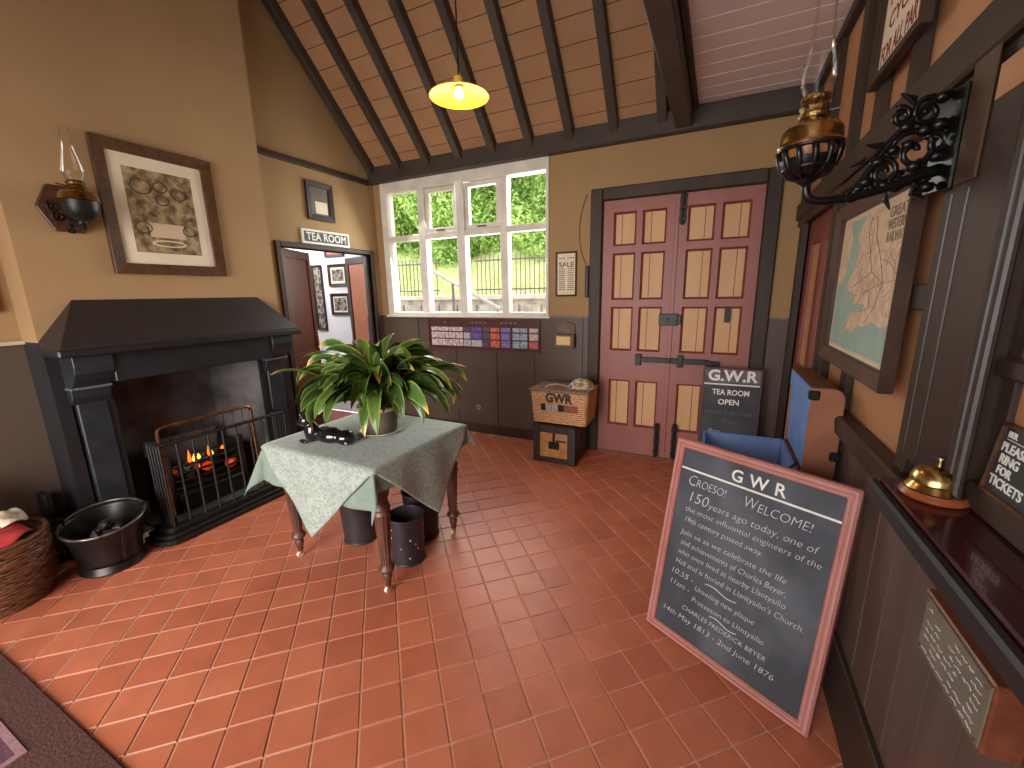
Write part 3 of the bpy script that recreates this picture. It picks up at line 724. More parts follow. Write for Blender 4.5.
for k, (y, z, h, r, mt_) in enumerate([(1.53, 0.36, 0.10, 0.013, M_fl), (1.56, 0.36, 0.06, 0.016, M_fl2), (1.59, 0.37, 0.045, 0.013, M_fl2), (1.66, 0.37, 0.08, 0.013, M_fl), (1.68, 0.37, 0.04, 0.011, M_fl2), (1.76, 0.39, 0.03, 0.02, M_fl), (1.57, 0.30, 0.045, 0.011, M_fl)]):
    m = MB(); m.lathe([(r*0.4, 0), (r, h*0.22), (r*0.8, h*0.5), (r*0.35, h*0.8), (0.001, h)], (-3.345 if k != 6 else -3.33, y, z), 8, sx=0.7); m.build('flame', mt_, fl_, smooth='all')
ll = bpy.data.lights.new('fire_glow', 'POINT'); ll.energy = 0.12; ll.color = (1, 0.42, 0.12); ll.shadow_soft_size = 0.06
lo = bpy.data.objects.new('fire_glow', ll); COL.objects.link(lo); lo.location = (-3.36, 1.6, 0.47)
# hearth
he = thing('hearth', (-3.15, 1.655, 0), 'grey tiled hearth inside the fender', 'hearth')
MB().box(XC-0.3, -3.065, 1.255, 2.055, 0.001, 0.014).build('hearth_base', pmat('hearth_mortar', (120,116,110), (100,96,90), 9, 0.9), he)
M_ht = pmat('grey_green_hearth_tile', (92,94,88), (74,76,72), 8, 0.5)
for i in range(2):
    for j in range(6): MB().box(-3.33+0.13*i+0.003, -3.33+0.13*(i+1)-0.003, 1.26+0.132*j+0.003, 1.26+0.132*(j+1)-0.003, 0.014, 0.02).build('hearth_tile', M_ht, he)
# fender with fence
fe = thing('fire_fender', (-3.1, 1.655, 0), 'black iron fender with an upright barred fence around the hearth', 'fender')
kx = -2.955
kp = [(-3.18, 1.19), (-3.02, 1.19), (-3.02, 2.12), (-3.18, 2.12)]
def kerb(off, z0, z1, name):
    o = off
    pts = [(-3.18, 1.20-o), (-3.06, 1.20-o)]
    for k in range(5): t = -pi/2+pi/2*k/4; pts.append((-3.06+(0.04+o)*cos(t)+0.0, 1.24+(0.04+o)*sin(t)))
    for k in range(5): t = pi/2*k/4; pts.append((-3.06+(0.04+o)*cos(t), 2.07+(0.04+o)*sin(t)))
    pts += [(-3.06, 2.11+o), (-3.18, 2.11+o), (-3.18, 2.07), (-3.06, 2.06), (-3.06, 1.25), (-3.18, 1.24)]
    MB().prism(pts, z0, z1).build(name, M_iron, fe, bevel=0.004)
kerb(0.075, 0.002, 0.035, 'kerb_base'); kerb(0.05, 0.035, 0.06, 'kerb_moulding'); kerb(0.015, 0.06, 0.095, 'kerb_top')
FXF, FYA, FYB_, FT = -3.03, 1.235, 2.075, 0.635
M_fence = pmat('fence_iron', (29,27,27), (40,37,36), 25, 0.38, metallic=0.4)
MB().tube([(-3.17, FYA, FT), (FXF, FYA, FT), (FXF, FYB_, FT), (-3.17, FYB_, FT)], 0.012, 8).build('top_rail', M_fence, fe, smooth=True)
for k in range(10):
    y = FYA+(FYB_-FYA)*k/9; MB().cyl((FXF, y, 0.09), (FXF, y, FT), 0.0075, n=6).build('fence_bar', M_fence, fe)
for s in (FYA, FYB_):
    for k in range(1, 5): x = FXF-0.035*k; MB().cyl((x, s, 0.09), (x, s, FT), 0.007, n=6).build('fence_bar', M_fence, fe)
# inner fire guard with a copper rail
fg = thing('fire_guard', (-3.10, 1.6, 0.02), 'inner fire guard with a rounded copper top rail behind the fender fence', 'fire guard')
gy0_, gy1_ = 1.265, 1.86; gxx = -3.09
pts = [(gxx+0.02, gy0_, 0.14), (gxx+0.01, gy0_, 0.40), (gxx, gy0_, 0.66)]+bez((gxx, gy0_, 0.68), (gxx, gy0_, 0.725), (gxx, gy0_+0.01, 0.735), (gxx, gy0_+0.06, 0.735), 5)+bez((gxx, gy1_-0.06, 0.735), (gxx, gy1_-0.01, 0.735), (gxx, gy1_, 0.725), (gxx, gy1_, 0.68), 5)+[(gxx, gy1_, 0.4), (gxx+0.02, gy1_, 0.05)]
MB().tube(pts, 0.011, 8).build('copper_rail', M_copper, fg, smooth=True)
for k in range(1, 9):
    y = gy0_+(gy1_-gy0_)*k/9; MB().cyl((gxx, y, 0.62), (gxx, y, 0.735), 0.0022, n=4).build('wire', M_fence, fg)
MB().cyl((gxx, gy0_, 0.62), (gxx, gy1_, 0.62), 0.004, n=6).build('wire_rail', M_fence, fg)
MB().box(gxx-0.01, gxx+0.01, gy0_-0.01, gy0_+0.01, 0.02, 0.14).build('foot', M_fence, fg); MB().box(gxx-0.01, gxx+0.03, gy1_-0.01, gy1_+0.01, 0.02, 0.06).build('foot', M_fence, fg)

# coal scuttle
cs = thing('coal_scuttle', (-3.105, 0.94, 0), 'round black metal coal scuttle with a flared rim beside the fender', 'coal scuttle')
M_sc = pmat('worn_black_tin', (44,38,36), (28,24,23), 16, 0.32, metallic=0.5, bump=0.08)
sc0 = Vector((-3.105, 0.94, 0))
def scut(u, v):
    t = 2*pi*u; z = 0.05+v*0.24; r = 0.142+0.028*v+0.022*v**3
    tilt = v**2*(0.03*cos(t-2.4))
    return sc0+Vector((r*cos(t)*1.0, r*sin(t)*0.97, z+tilt))
m = MB(); m.grid(36, 10, scut); b_ = m.build('body', M_sc, cs, smooth='all', solid=0.005)
rim = [scut(k/36, 1.0) for k in range(36)]
MB().tube(rim, 0.008, 6, closed=True).build('rim', pmat('worn_bright_rim', (128,122,116), (80,76,72), 20, 0.35, metallic=0.7), cs, smooth='all')
MB().lathe([(0.15, 0.001), (0.158, 0.012), (0.148, 0.03), (0.138, 0.055)], sc0, 32, 1.0, 0.97).build('foot_ring', M_sc, cs, smooth=True)
MB().lathe([(0.02, 0.055), (0.134, 0.055), (0.134, 0.06), (0.02, 0.06)], sc0, 32, 1.0, 0.97).build('bottom', M_sc, cs)
for s in (1.25, 3.9):
    p = sc0+Vector((0.197*cos(s), 0.19*sin(s), 0.275)); MB().box(p.x-0.016, p.x+0.016, p.y-0.012, p.y+0.012, p.z-0.03, p.z+0.05).build('handle_lug', M_sc, cs, bevel=0.004)
for k in range(11):
    a = 2*pi*k/6; r = 0.095 if k < 6 else 0.0 if k == 10 else 0.05
    if k >= 6: a = 2*pi*k/4
    o = lump(sc0+Vector((r*cos(a), r*sin(a), 0.135 if k < 6 else 0.25 if k == 10 else 0.2)), random.uniform(0.036, 0.042)); tag(o, 'lump of black coal in the round scuttle', 'coal', 'coal lumps in the scuttle')
# fireside tool stand just behind the scuttle
st = thing('hearth_tool_bracket', (-3.44, 0.80, 0), 'small black upright iron piece standing between basket and fireplace', 'iron stand')
MB().box(-3.47, -3.40, 0.84, 0.88, 0, 0.42).build('post', M_iron, st, bevel=0.005); MB().box(-3.48, -3.36, 0.80, 0.835, 0.30, 0.44).build('plate', M_iron, st, bevel=0.006); MB().box(-3.48, -3.39, 0.78, 0.905, 0, 0.02).build('foot', M_iron, st)

# wicker basket at the left edge
def wicker(name, c, rows, prof, n, parent, mat, sx=1, sy=1):
    """woven rows: each row a wavy band alternating in and out of the stakes"""
    m = MB(); H = prof[-1][1]
    def rad(z):
        for (r0, z0), (r1, z1) in zip(prof, prof[1:]):
            if z0 <= z <= z1: return r0+(r1-r0)*(z-z0)/(z1-z0+1e-9)
        return prof[-1][0]
    for k in range(rows):
        z = H*(k+0.5)/rows; r = rad(z); ph = pi*(k % 2)
        pts = [(c[0]+sx*(r+0.004*cos(n/2*t+ph))*cos(t), c[1]+sy*(r+0.004*cos(n/2*t+ph))*sin(t), c[2]+z) for t in [2*pi*i/(n*2) for i in range(n*2)]]
        m.tube(pts, H/rows*0.56, 5, closed=True)
    return m.build(name, mat, parent, smooth='all')
M_wick = pmat('dark_wicker', (112,66,38), (70,40,24), 26, 0.5, stretch=(1,1,3))
wk = thing('log_basket', (-3.215, 0.535, 0), 'dark brown wicker basket holding cloths at the left edge', 'basket')
bc = (-3.215, 0.535, 0.0)
bprof = [(0.165, 0.0), (0.20, 0.09), (0.212, 0.22), (0.205, 0.35)]
o = wicker('woven_side', bc, 22, bprof, 40, wk, M_wick); 
wicker('woven_lining', bc, 6, [(r-0.02, z) for r, z in bprof], 20, wk, M_wick)
MB().lathe([(0.01, 0.003), (0.165, 0.003), (0.165, 0.02), (0.01, 0.02)], bc, 24).build('base', M_wick, wk)
t_ = [(bc[0]+0.207*cos(2*pi*k/40), bc[1]+0.207*sin(2*pi*k/40), 0.352+0.003*(-1)**k) for k in range(40)]
MB().tube(t_, 0.013, 6, closed=True).build('braided_rim', M_wick, wk, smooth='all')
def cloth_heap(name, c, rx, ry, z0, h, mat, label, seed):
    rnd = random.Random(seed); ph = [rnd.uniform(0, 6) for _ in range(6)]
    def f(u, v):
        t = 2*pi*u; r = v
        z = h*(1-r**2.2)+0.014*sin(3*t+ph[0]+4*r)*r+0.012*sin(5*t+ph[1]-6*r)*r+0.01*sin(9*r+ph[2])
        return (c[0]+rx*r*cos(t)*(1+0.06*sin(4*t+ph[3])), c[1]+ry*r*sin(t)*(1+0.06*sin(3*t+ph[4])), z0+z)
    o = MB().grid(36, 10, f).build(name, mat, smooth='all', solid=0.008); tag(o, label, 'cloth'); return o
cloth_heap('folded_cloth', (-3.18, 0.52), 0.165, 0.16, 0.366, 0.045, pmat('red_fabric', (178,52,48), (156,40,40), 14, 0.85), 'red cloth lying in the dark wicker basket', 3)
cloth_heap('folded_cloth', (-3.25, 0.58), 0.13, 0.11, 0.412, 0.045, pmat('cream_fabric', (222,206,184), (198,176,152), 20, 0.9), 'cream cloth heaped on the red one in the wicker basket', 5)
tray = MB(frameM((-3.36, 0.50, 0.41), Vector((0.35, 0.94, 0)).normalized(), (0,0,1), Vector((0.94, -0.35, 0)).normalized()))
pl = []
for cx, cy, a0 in ((0.07, 0.02, -90), (0.07, 0.16, 0), (-0.13, 0.16, 90), (-0.13, 0.02, 180)):
    for q in range(5): a = radians(a0+90*q/4); pl.append((cx+0.03*cos(a), cy+0.03*sin(a)))
tray.prism(pl, -0.008, 0.008)
tag(tray.build('grey_board', pmat('grey_plastic', (120,122,128), (104,106,112), 8, 0.5), bevel=0.003), 'grey rounded board standing behind the cloths in the wicker basket', 'board')

# ------------------------------------------------------------------ pictures on the chimney breast and in the recess
PM = onleft(1.655, 2.075, XC)
def engraving_material():
    m = bpy.data.materials.new('engraved_print'); m.use_nodes = True; nt = m.node_tree; N = nt.nodes; L = nt.links; b = N['Principled BSDF']
    g = N.new('ShaderNodeNewGeometry')
    v = N.new('ShaderNodeTexVoronoi'); v.inputs['Scale'].default_value = 16; L.new(g.outputs['Position'], v.inputs['Vector'])
    n = N.new('ShaderNodeTexNoise'); n.inputs['Scale'].default_value = 34; n.inputs['Detail'].default_value = 6; L.new(g.outputs['Position'], n.inputs['Vector'])
    ad = N.new('ShaderNodeMath'); ad.operation = 'MULTIPLY_ADD'; ad.inputs[1].default_value = 0.55; L.new(v.outputs['Distance'], ad.inputs[0]); L.new(n.outputs['Fac'], ad.inputs[2])
    cr = N.new('ShaderNodeValToRGB'); e = cr.color_ramp.elements; e[0].position = 0.45; e[0].color = lin((64,52,36)); e[1].position = 1.0; e[1].color = lin((176,152,112))
    k = e.new(0.68); k.color = lin((118,96,66)); L.new(ad.outputs[0], cr.inputs['Fac']); L.new(cr.outputs[0], b.inputs['Base Color']); b.inputs['Roughness'].default_value = 0.6
    return m
M_engr = engraving_material()
pr = picture('framed_engraving', PM, 0.655, 0.785, 0.065, 0.035, M_oak, M_engr, 'large oak-framed engraved print on the chimney breast above the fireplace', mount=0.075)
iw, ih = 0.655/2-0.065, 0.785/2-0.065
MB(PM).box(-0.10, 0.10, -0.155, -0.065, 0.0076, 0.0085).build('print_title_panel', pmat('pale_print_panel', (210,186,154), (200,172,144), 8, 0.7), pr)
el = MB(PM); el.tube([(0.095*cos(2*pi*k/24), -0.192+0.018*sin(2*pi*k/24), 0.0085) for k in range(24)], 0.005, 4, closed=True); el.build('print_scroll', M_paper, pr)
for cx, cy, r in ((-0.105, 0.15, 0.045), (0.0, 0.16, 0.03), (0.10, 0.13, 0.035), (-0.13, -0.10, 0.035), (0.13, -0.10, 0.03), (0.0, 0.08, 0.03)):
    el = MB(PM); el.tube([(cx+r*1.25*cos(2*pi*k/18), cy+r*sin(2*pi*k/18), 0.0078) for k in range(18)], 0.004, 4, closed=True); el.build('print_medallion', pmat('engraving_ink', (84,66,44), (64,50,34), 30, 0.7), pr)
picture('framed_poster', onleft(0.64, 1.75, XL), 0.46, 0.56, 0.06, 0.03, M_oak, pmat('orange_poster_print', (214,120,70), (226,180,130), 9, 0.6), 'wood-framed orange picture in the recess left of the chimney breast')

# ------------------------------------------------------------------ entrance mat
rg = thing('floor_mat', (-2.2, -0.35, 0), 'dark brown mat with a plum field and pale border line, lower left corner', 'mat')
def matfn(x0, x1, y0, y1, z): return lambda u, v: (x0+(x1-x0)*u, y0+(y1-y0)*v+0.006*sin(u*40), z+random.uniform(0, 0.0015))
MB().box(-3.1, -1.05, -1.2, 0.405, 0.001, 0.012).build('border', pmat('dark_brown_mat_pile', (84,48,42), (64,38,34), 90, 0.95, bump=0.5), rg, bevel=0.005)
MB().box(-2.85, -2.03, -1.05, 0.265, 0.012, 0.0145).build('field', pmat('plum_mat_pile', (96,58,70), (78,46,58), 70, 0.95, bump=0.5), rg)
ln = MB(); ln.M = Matrix.Identity(4); ln.ring(-2.87, -2.01, -1.07, 0.285, 0.022, 0.012, 0.016); ln.build('border_line', pmat('pale_mauve_mat_line', (150,112,118), (128,92,98), 60, 0.95), rg)

# ------------------------------------------------------------------ table
TC = Vector((-1.775, 1.735, 0)); TR = radians(-1.5)
TMx = Matrix.Translation(TC) @ Matrix.Rotation(TR, 4, 'Z')
HX_, HY_, TZ = 0.395, 0.372, 0.725
tb = thing('small_table', TC, 'small dark wooden table with turned reeded legs on castors', 'table')
MB(TMx).box(-HX_, HX_, -HY_, HY_, TZ-0.022, TZ).build('table_top', M_tablewood, tb, bevel=0.004)
ap = MB(TMx)
for a in (-1, 1):
    ap.box(-HX_+0.06, HX_-0.06, a*(HY_-0.07)-0.01, a*(HY_-0.07)+0.01, TZ-0.11, TZ-0.022); ap.box(a*(HX_-0.05)-0.01, a*(HX_-0.05)+0.01, -HY_+0.08, HY_-0.08, TZ-0.11, TZ-0.022)
ap.build('apron', M_tablewood, tb)
def leg_mesh(cx, cy):
    m = MB(TMx); n = 36
    prof = [(0.016, 0.045), (0.018, 0.07), (0.026, 0.10), (0.019, 0.115), (0.034, 0.128), (0.041, 0.142), (0.036, 0.155), (0.026, 0.166), (0.026, 0.18), (0.041, 0.44), (0.046, 0.455), (0.039, 0.47), (0.047, 0.485), (0.039, 0.50), (0.033, 0.53), (0.045, 0.56), (0.045, 0.60)]
    c = Vector((cx, cy, 0)); pts = []
    for r, z in prof:
        for i in range(n):
            t = 2*pi*i/n; rr = r*(1-0.16*(i % 3 == 0)) if 0.175 < z < 0.445 else r
            pts.append(c+Vector((rr*cos(t), rr*sin(t), z)))
    fs = [(k*n+i, k*n+(i+1) % n, (k+1)*n+(i+1) % n, (k+1)*n+i) for k in range(len(prof)-1) for i in range(n)]
    fs += [tuple(range(n-1, -1, -1)), tuple(range((len(prof)-1)*n, len(prof)*n))]
    m._add(pts, fs); m.box(cx-0.047, cx+0.047, cy-0.047, cy+0.047, 0.60, TZ-0.022)
    l = m.build('leg', M_tablewood, tb, smooth=True)
    k = MB(TMx); k.cyl((cx, cy, 0.025), (cx, cy, 0.052), 0.014); k.build('castor_socket', M_brass, l)
    k = MB(TMx); k.cyl((cx-0.009, cy-0.006, 0.0185), (cx+0.009, cy-0.006, 0.0185), 0.018, n=14); k.build('castor_wheel', pmat('white_porcelain', (226,216,200), (206,194,178), 20, 0.35), l, smooth=True)
for a in (-1, 1):
    for b in (-1, 1): leg_mesh(a*0.347, b*0.297)
# plain under-cloth
M_sage = pmat('plain_sage_cloth', (124,140,128), (113,129,117), 30, 0.9, sheen=0.3)
def drape(px, py, hx, hy, z, amp=0.012):
    ex = abs(px)-hx; ey = abs(py)-hy; sx = 1 if px >= 0 else -1; sy = 1 if py >= 0 else -1
    if ex <= 0 and ey <= 0: return Vector((px, py, z))
    if ex > 0 and ey <= 0:
        return Vector((sx*(hx+0.012+0.10*ex+amp*sin(9*py/0.4+1)*min(1, ex*8)), py, z-ex))
    if ey > 0 and ex <= 0:
        return Vector((px, sy*(hy+0.012+0.10*ey+amp*sin(9*px/0.4+2)*min(1, ey*8)), z-ey))
    rho = sqrt(ex*ex+ey*ey); phi = math.atan2(ey, ex); k = sin(2*phi)
    o = rho*(0.10+0.34*k*k)
    return Vector((sx*(hx+0.012+o*cos(phi)), sy*(hy+0.012+o*sin(phi)), z-rho*0.96))
uc = MB(TMx)
uc.grid(70, 66, lambda u, v: drape(-(HX_+0.22)+u*(2*HX_+0.22+0.125), -(HY_+0.21)+v*(2*HY_+0.21+0.12), HX_+0.002, HY_+0.002, TZ+0.003))
tag(uc.build('under_tablecloth', M_sage, smooth='all', solid=0.0015, origin=(TC.x, TC.y, TZ)), 'plain sage green cloth showing at the corners of the small table', 'tablecloth')
# brocade over-cloth laid cornerwise
def brocade():
    m = bpy.data.materials.new('grey_green_brocade'); m.use_nodes = True; nt = m.node_tree; N = nt.nodes; L = nt.links; b = N['Principled BSDF']
    g = N.new('ShaderNodeNewGeometry'); n = N.new('ShaderNodeTexNoise'); n.inputs['Scale'].default_value = 30; n.inputs['Detail'].default_value = 1.5; n.inputs['Distortion'].default_value = 2.6
    L.new(g.outputs['Position'], n.inputs['Vector'])
    cr = N.new('ShaderNodeValToRGB'); e = cr.color_ramp.elements; e[0].position = 0.46; e[0].color = lin((134,145,137)); e[1].position = 0.54; e[1].color = lin((158,167,157)); L.new(n.outputs['Fac'], cr.inputs['Fac'])
    # the plain damask centre lies on the table top
    L.new(cr.outputs[0], b.inputs['Base Color'])
    b.inputs['Roughness'].default_value = 0.75; b.inputs['Sheen Weight'].default_value = 0.3
    bp = N.new('ShaderNodeBump'); bp.inputs['Strength'].default_value = 0.25; bp.inputs['Distance'].default_value = 0.003; L.new(n.outputs['Fac'], bp.inputs['Height']); L.new(bp.outputs['Normal'], b.inputs['Normal'])
    return m
M_broc = brocade()
DD = 0.80
oc = MB(TMx)
def dia(u, v):
    a = (2*u-1); b = (2*v-1)            # square corners -> diamond corners on the table axes
    px = DD*(a-b)/2*1.0; py = DD*(a+b)/2*1.0
    p = drape(px, py, HX_+0.004, HY_+0.004, TZ+0.0065, 0.006)
    ex = abs(px)-HX_; ey = abs(py)-HY_
    if ex > 0 and p.z < TZ: p.x += (0.016 if px > 0 else -0.016)*min(1, ex*12)
    if ey > 0 and p.z < TZ: p.y += (0.016 if py > 0 else -0.016)*min(1, ey*12)
    return p
oc.grid(90, 90, dia)
tag(oc.build('brocade_tablecloth', M_broc, smooth='all', solid=0.0015, origin=(TC.x, TC.y, TZ)), 'grey-green brocade cloth laid cornerwise over the small table with hanging points', 'tablecloth')
ZT = TZ+0.0075

# ------------------------------------------------------------------ potted aspidistra
PC = Vector((-1.735, 1.78, ZT))
pp = thing('potted_plant', PC, 'leafy green aspidistra in a brown pot on the small table', 'potted plant')
M_pot = pmat('brown_glazed_pot', (98,84,74), (78,66,58), 9, 0.45)
MB().lathe([(0.03, 0.001), (0.100, 0.003), (0.122, 0.014), (0.119, 0.017), (0.098, 0.008), (0.03, 0.007)], PC, 32).build('saucer', pmat('white_saucer', (206,200,192), (188,182,174), 8, 0.3), pp, smooth=True)
MB().lathe([(0.086, 0.008), (0.092, 0.012), (0.112, 0.140), (0.120, 0.143), (0.122, 0.168), (0.110, 0.170), (0.104, 0.135), (0.05, 0.13)], PC, 36, cap1=False).build('pot', M_pot, pp, smooth=True)
MB().lathe([(0.1215, 0.145), (0.1240, 0.149), (0.1240, 0.160), (0.1215, 0.164)], PC, 36, cap0=False, cap1=False).build('pot_band', pmat('buff_pot_band', (178,146,108), (158,126,92), 12, 0.6), pp, smooth=True)
MB().lathe([(0.001, 0.146), (0.107, 0.142)], PC, 24, cap0=False, cap1=False).build('soil', pmat('dark_soil', (50,38,30), (34,26,20), 40, 0.95, bump=0.5), pp)
def leaf_material():
    m = bpy.data.materials.new('aspidistra_leaf'); m.use_nodes = True; nt = m.node_tree; N = nt.nodes; L = nt.links; b = N['Principled BSDF']
    at = N.new('ShaderNodeAttribute'); at.attribute_name = 'along'
    oi = N.new('ShaderNodeObjectInfo')
    sp = N.new('ShaderNodeSeparateXYZ'); L.new(at.outputs['Vector'], sp.inputs[0])
    g = N.new('ShaderNodeNewGeometry'); n = N.new('ShaderNodeTexNoise'); n.inputs['Scale'].default_value = 22; L.new(g.outputs['Position'], n.inputs['Vector'])
    c1 = N.new('ShaderNodeValToRGB'); e = c1.color_ramp.elements; e[0].position = 0.0; e[0].color = lin((42,68,32)); e[1].position = 1.0; e[1].color = lin((112,136,60))
    k = e.new(0.55); k.color = lin((64,94,42)); 
    mr = N.new('ShaderNodeMath'); mr.operation = 'MULTIPLY_ADD'; mr.inputs[1].default_value = 0.35; L.new(n.outputs['Fac'], mr.inputs[0])
    m2 = N.new('ShaderNodeMath'); m2.operation = 'MULTIPLY_ADD'; m2.inputs[1].default_value = 0.75; m2.inputs[2].default_value = -0.12; L.new(oi.outputs['Random'], m2.inputs[0]); L.new(m2.outputs[0], mr.inputs[2])
    L.new(mr.outputs[0], c1.inputs['Fac'])
    # pale midrib/edge streaks and yellow-brown tips
    c2 = N.new('ShaderNodeValToRGB'); e = c2.color_ramp.elements; e[0].position = 0.88; e[0].color = (0,0,0,1); e[1].position = 0.97; e[1].color = (1,1,1,1); L.new(sp.outputs['X'], c2.inputs['Fac'])
    gt = N.new('ShaderNodeMath'); gt.operation = 'MULTIPLY'; L.new(c2.outputs[0], gt.inputs[0]); L.new(sp.outputs['Z'], gt.inputs[1])
    mx = N.new('ShaderNodeMix'); mx.data_type = 'RGBA'; L.new(gt.outputs[0], mx.inputs['Factor']); L.new(c1.outputs[0], mx.inputs['A']); mx.inputs['B'].default_value = lin((216,176,84))
    c3 = N.new('ShaderNodeValToRGB'); e = c3.color_ramp.elements; e[0].position = 0.72; e[0].color = (0,0,0,1); e[1].position = 0.95; e[1].color = (1,1,1,1); L.new(sp.outputs['Y'], c3.inputs['Fac'])
    ms_ = N.new('ShaderNodeMath'); ms_.operation = 'MULTIPLY'; ms_.inputs[1].default_value = 0.55; L.new(c3.outputs[0], ms_.inputs[0])
    mx2 = N.new('ShaderNodeMix'); mx2.data_type = 'RGBA'; L.new(ms_.outputs[0], mx2.inputs['Factor']); L.new(mx.outputs['Result'], mx2.inputs['A']); mx2.inputs['B'].default_value = lin((170,186,84))
    L.new(mx2.outputs['Result'], b.inputs['Base Color']); b.inputs['Roughness'].default_value = 0.32
    return m
M_leaf = leaf_material()
def leafblade(az, L_, up, droop, w, off, tipy, twist=0.0):
    """one arching strap leaf: rises at angle up, bends down by droop along its length"""
    n, k = 14, 4; base = PC+Vector((off*cos(az), off*sin(az), 0.146)); h = Vector((cos(az), sin(az), 0)); side = Vector((-sin(az), cos(az), 0))
    pos = base.copy(); pts = []; attr = []; ang = up
    for i in range(n+1):
        s = i/n
        wi = 0.004 if s < 0.34 else w*max(0.0, sin(pi*min(1, ((s-0.32)/0.68))**0.8))**0.75
        wi = max(wi, 0.003 if s < 0.99 else 0.0006)
        d = h*cos(ang)+Vector((0,0,1))*sin(ang); nn = -h*sin(ang)+Vector((0,0,1))*cos(ang)
        tw = twist*s; sd_ = side*cos(tw)+nn*sin(tw); n2 = nn*cos(tw)-side*sin(tw)
        for j in range(k+1):
            q = 2*j/k-1; pts.append(pos+sd_*(q*wi)+n2*(abs(q)*wi*0.35)); attr.append((s, abs(q), tipy))
        pos = pos+d*(L_/n); ang = up-droop*(s**1.9)
        if pos.z < ZT+0.02: pos.z = ZT+0.02+0.1*(ZT+0.02-pos.z)
    m = MB(); wv = k+1
    m._add(pts, [(i*wv+j, i*wv+j+1, (i+1)*wv+j+1, (i+1)*wv+j) for i in range(n) for j in range(k)])
    o = m.build('leaf', M_leaf, pp, smooth='all')
    at = o.data.attributes.new('along', 'FLOAT_VECTOR', 'POINT')
    for i, a in enumerate(attr): at.data[i].vector = a
    return o
rl = random.Random(11)
for k in range(200):
    az = 2*pi*k*0.381966+rl.uniform(-0.2, 0.2); layer = k/200
    up = radians(rl.uniform(62, 88) if layer > 0.5 else rl.uniform(34, 66))
    L_ = rl.uniform(0.40, 0.62) if layer < 0.5 else rl.uniform(0.34, 0.58)
    if cos(az-radians(232)) > 0.90: L_ = min(L_, rl.uniform(0.34, 0.46))
    leafblade(az, L_, up, radians(rl.uniform(95, 190)), rl.uniform(0.030, 0.047), rl.uniform(0.01, 0.07), 1.0 if rl.random() < 0.22 else 0.0, rl.uniform(-1.5, 1.5))
# a few leaves that reach out as in the picture
leafblade(radians(208), 0.62, radians(40), radians(78), 0.042, 0.05, 1.0, 0.3)
leafblade(radians(198), 0.56, radians(62), radians(110), 0.040, 0.05, 0.0, -0.3)
leafblade(radians(16), 0.58, radians(46), radians(78), 0.05, 0.05, 1.0, -0.2)
leafblade(radians(10), 0.58, radians(45), radians(125), 0.012, 0.05, 1.0, 0.2)
leafblade(radians(2), 0.56, radians(40), radians(130), 0.014, 0.05, 1.0, 0.2)
leafblade(radians(264), 0.42, radians(62), radians(185), 0.05, 0.05, 1.0, 0.1)
leafblade(radians(243), 0.34, radians(70), radians(170), 0.046, 0.05, 1.0, 0.1)
leafblade(radians(318), 0.42, radians(60), radians(170), 0.055, 0.05, 0.0, 0.1)

# ------------------------------------------------------------------ black animal figurine on the table
M_gloss = pmat('glossy_black_glaze', (16,16,18), (24,24,27), 20, 0.14, coat=0.6)
fig = thing('animal_figurine', (-1.93, 1.50, ZT), 'glossy black reclining animal figurine at the left of the table', 'figurine')
bm_ = MB()
for c, r, s in [((-1.865, 1.525, ZT+0.045), 0.066, (1.5, 0.9, 0.70)), ((-1.785, 1.545, ZT+0.038), 0.06, (1.25, 0.9, 0.65)), ((-1.955, 1.49, ZT+0.062), 0.044, (1.0, 0.9, 1.35)), ((-1.98, 1.478, ZT+0.128), 0.038, (1.0, 0.95, 0.95)), ((-2.005, 1.460, ZT+0.115), 0.019, (1.1, 1, 0.8)),
                ((-1.99, 1.455, ZT+0.012), 0.016, (2.0, 0.8, 0.75)), ((-1.965, 1.51, ZT+0.012), 0.016, (2.0, 0.8, 0.75)), ((-1.985, 1.455, ZT+0.160), 0.012, (0.8, 0.8, 1.5)), ((-1.970, 1.503, ZT+0.160), 0.012, (0.8, 0.8, 1.5)), ((-1.75, 1.52, ZT+0.013), 0.015, (2.4, 1.0, 0.75))]:
    bm_.sphere(c, r, 16, 10, s[0], s[1], s[2])
bo = bm_.build('body', M_gloss, fig, smooth='all')
rm = bo.modifiers.new('fuse', 'REMESH'); rm.mode = 'VOXEL'; rm.voxel_size = 0.004; rm.use_smooth_shade = True
sm_ = bo.modifiers.new('soften', 'SMOOTH'); sm_.factor = 0.5; sm_.iterations = 3

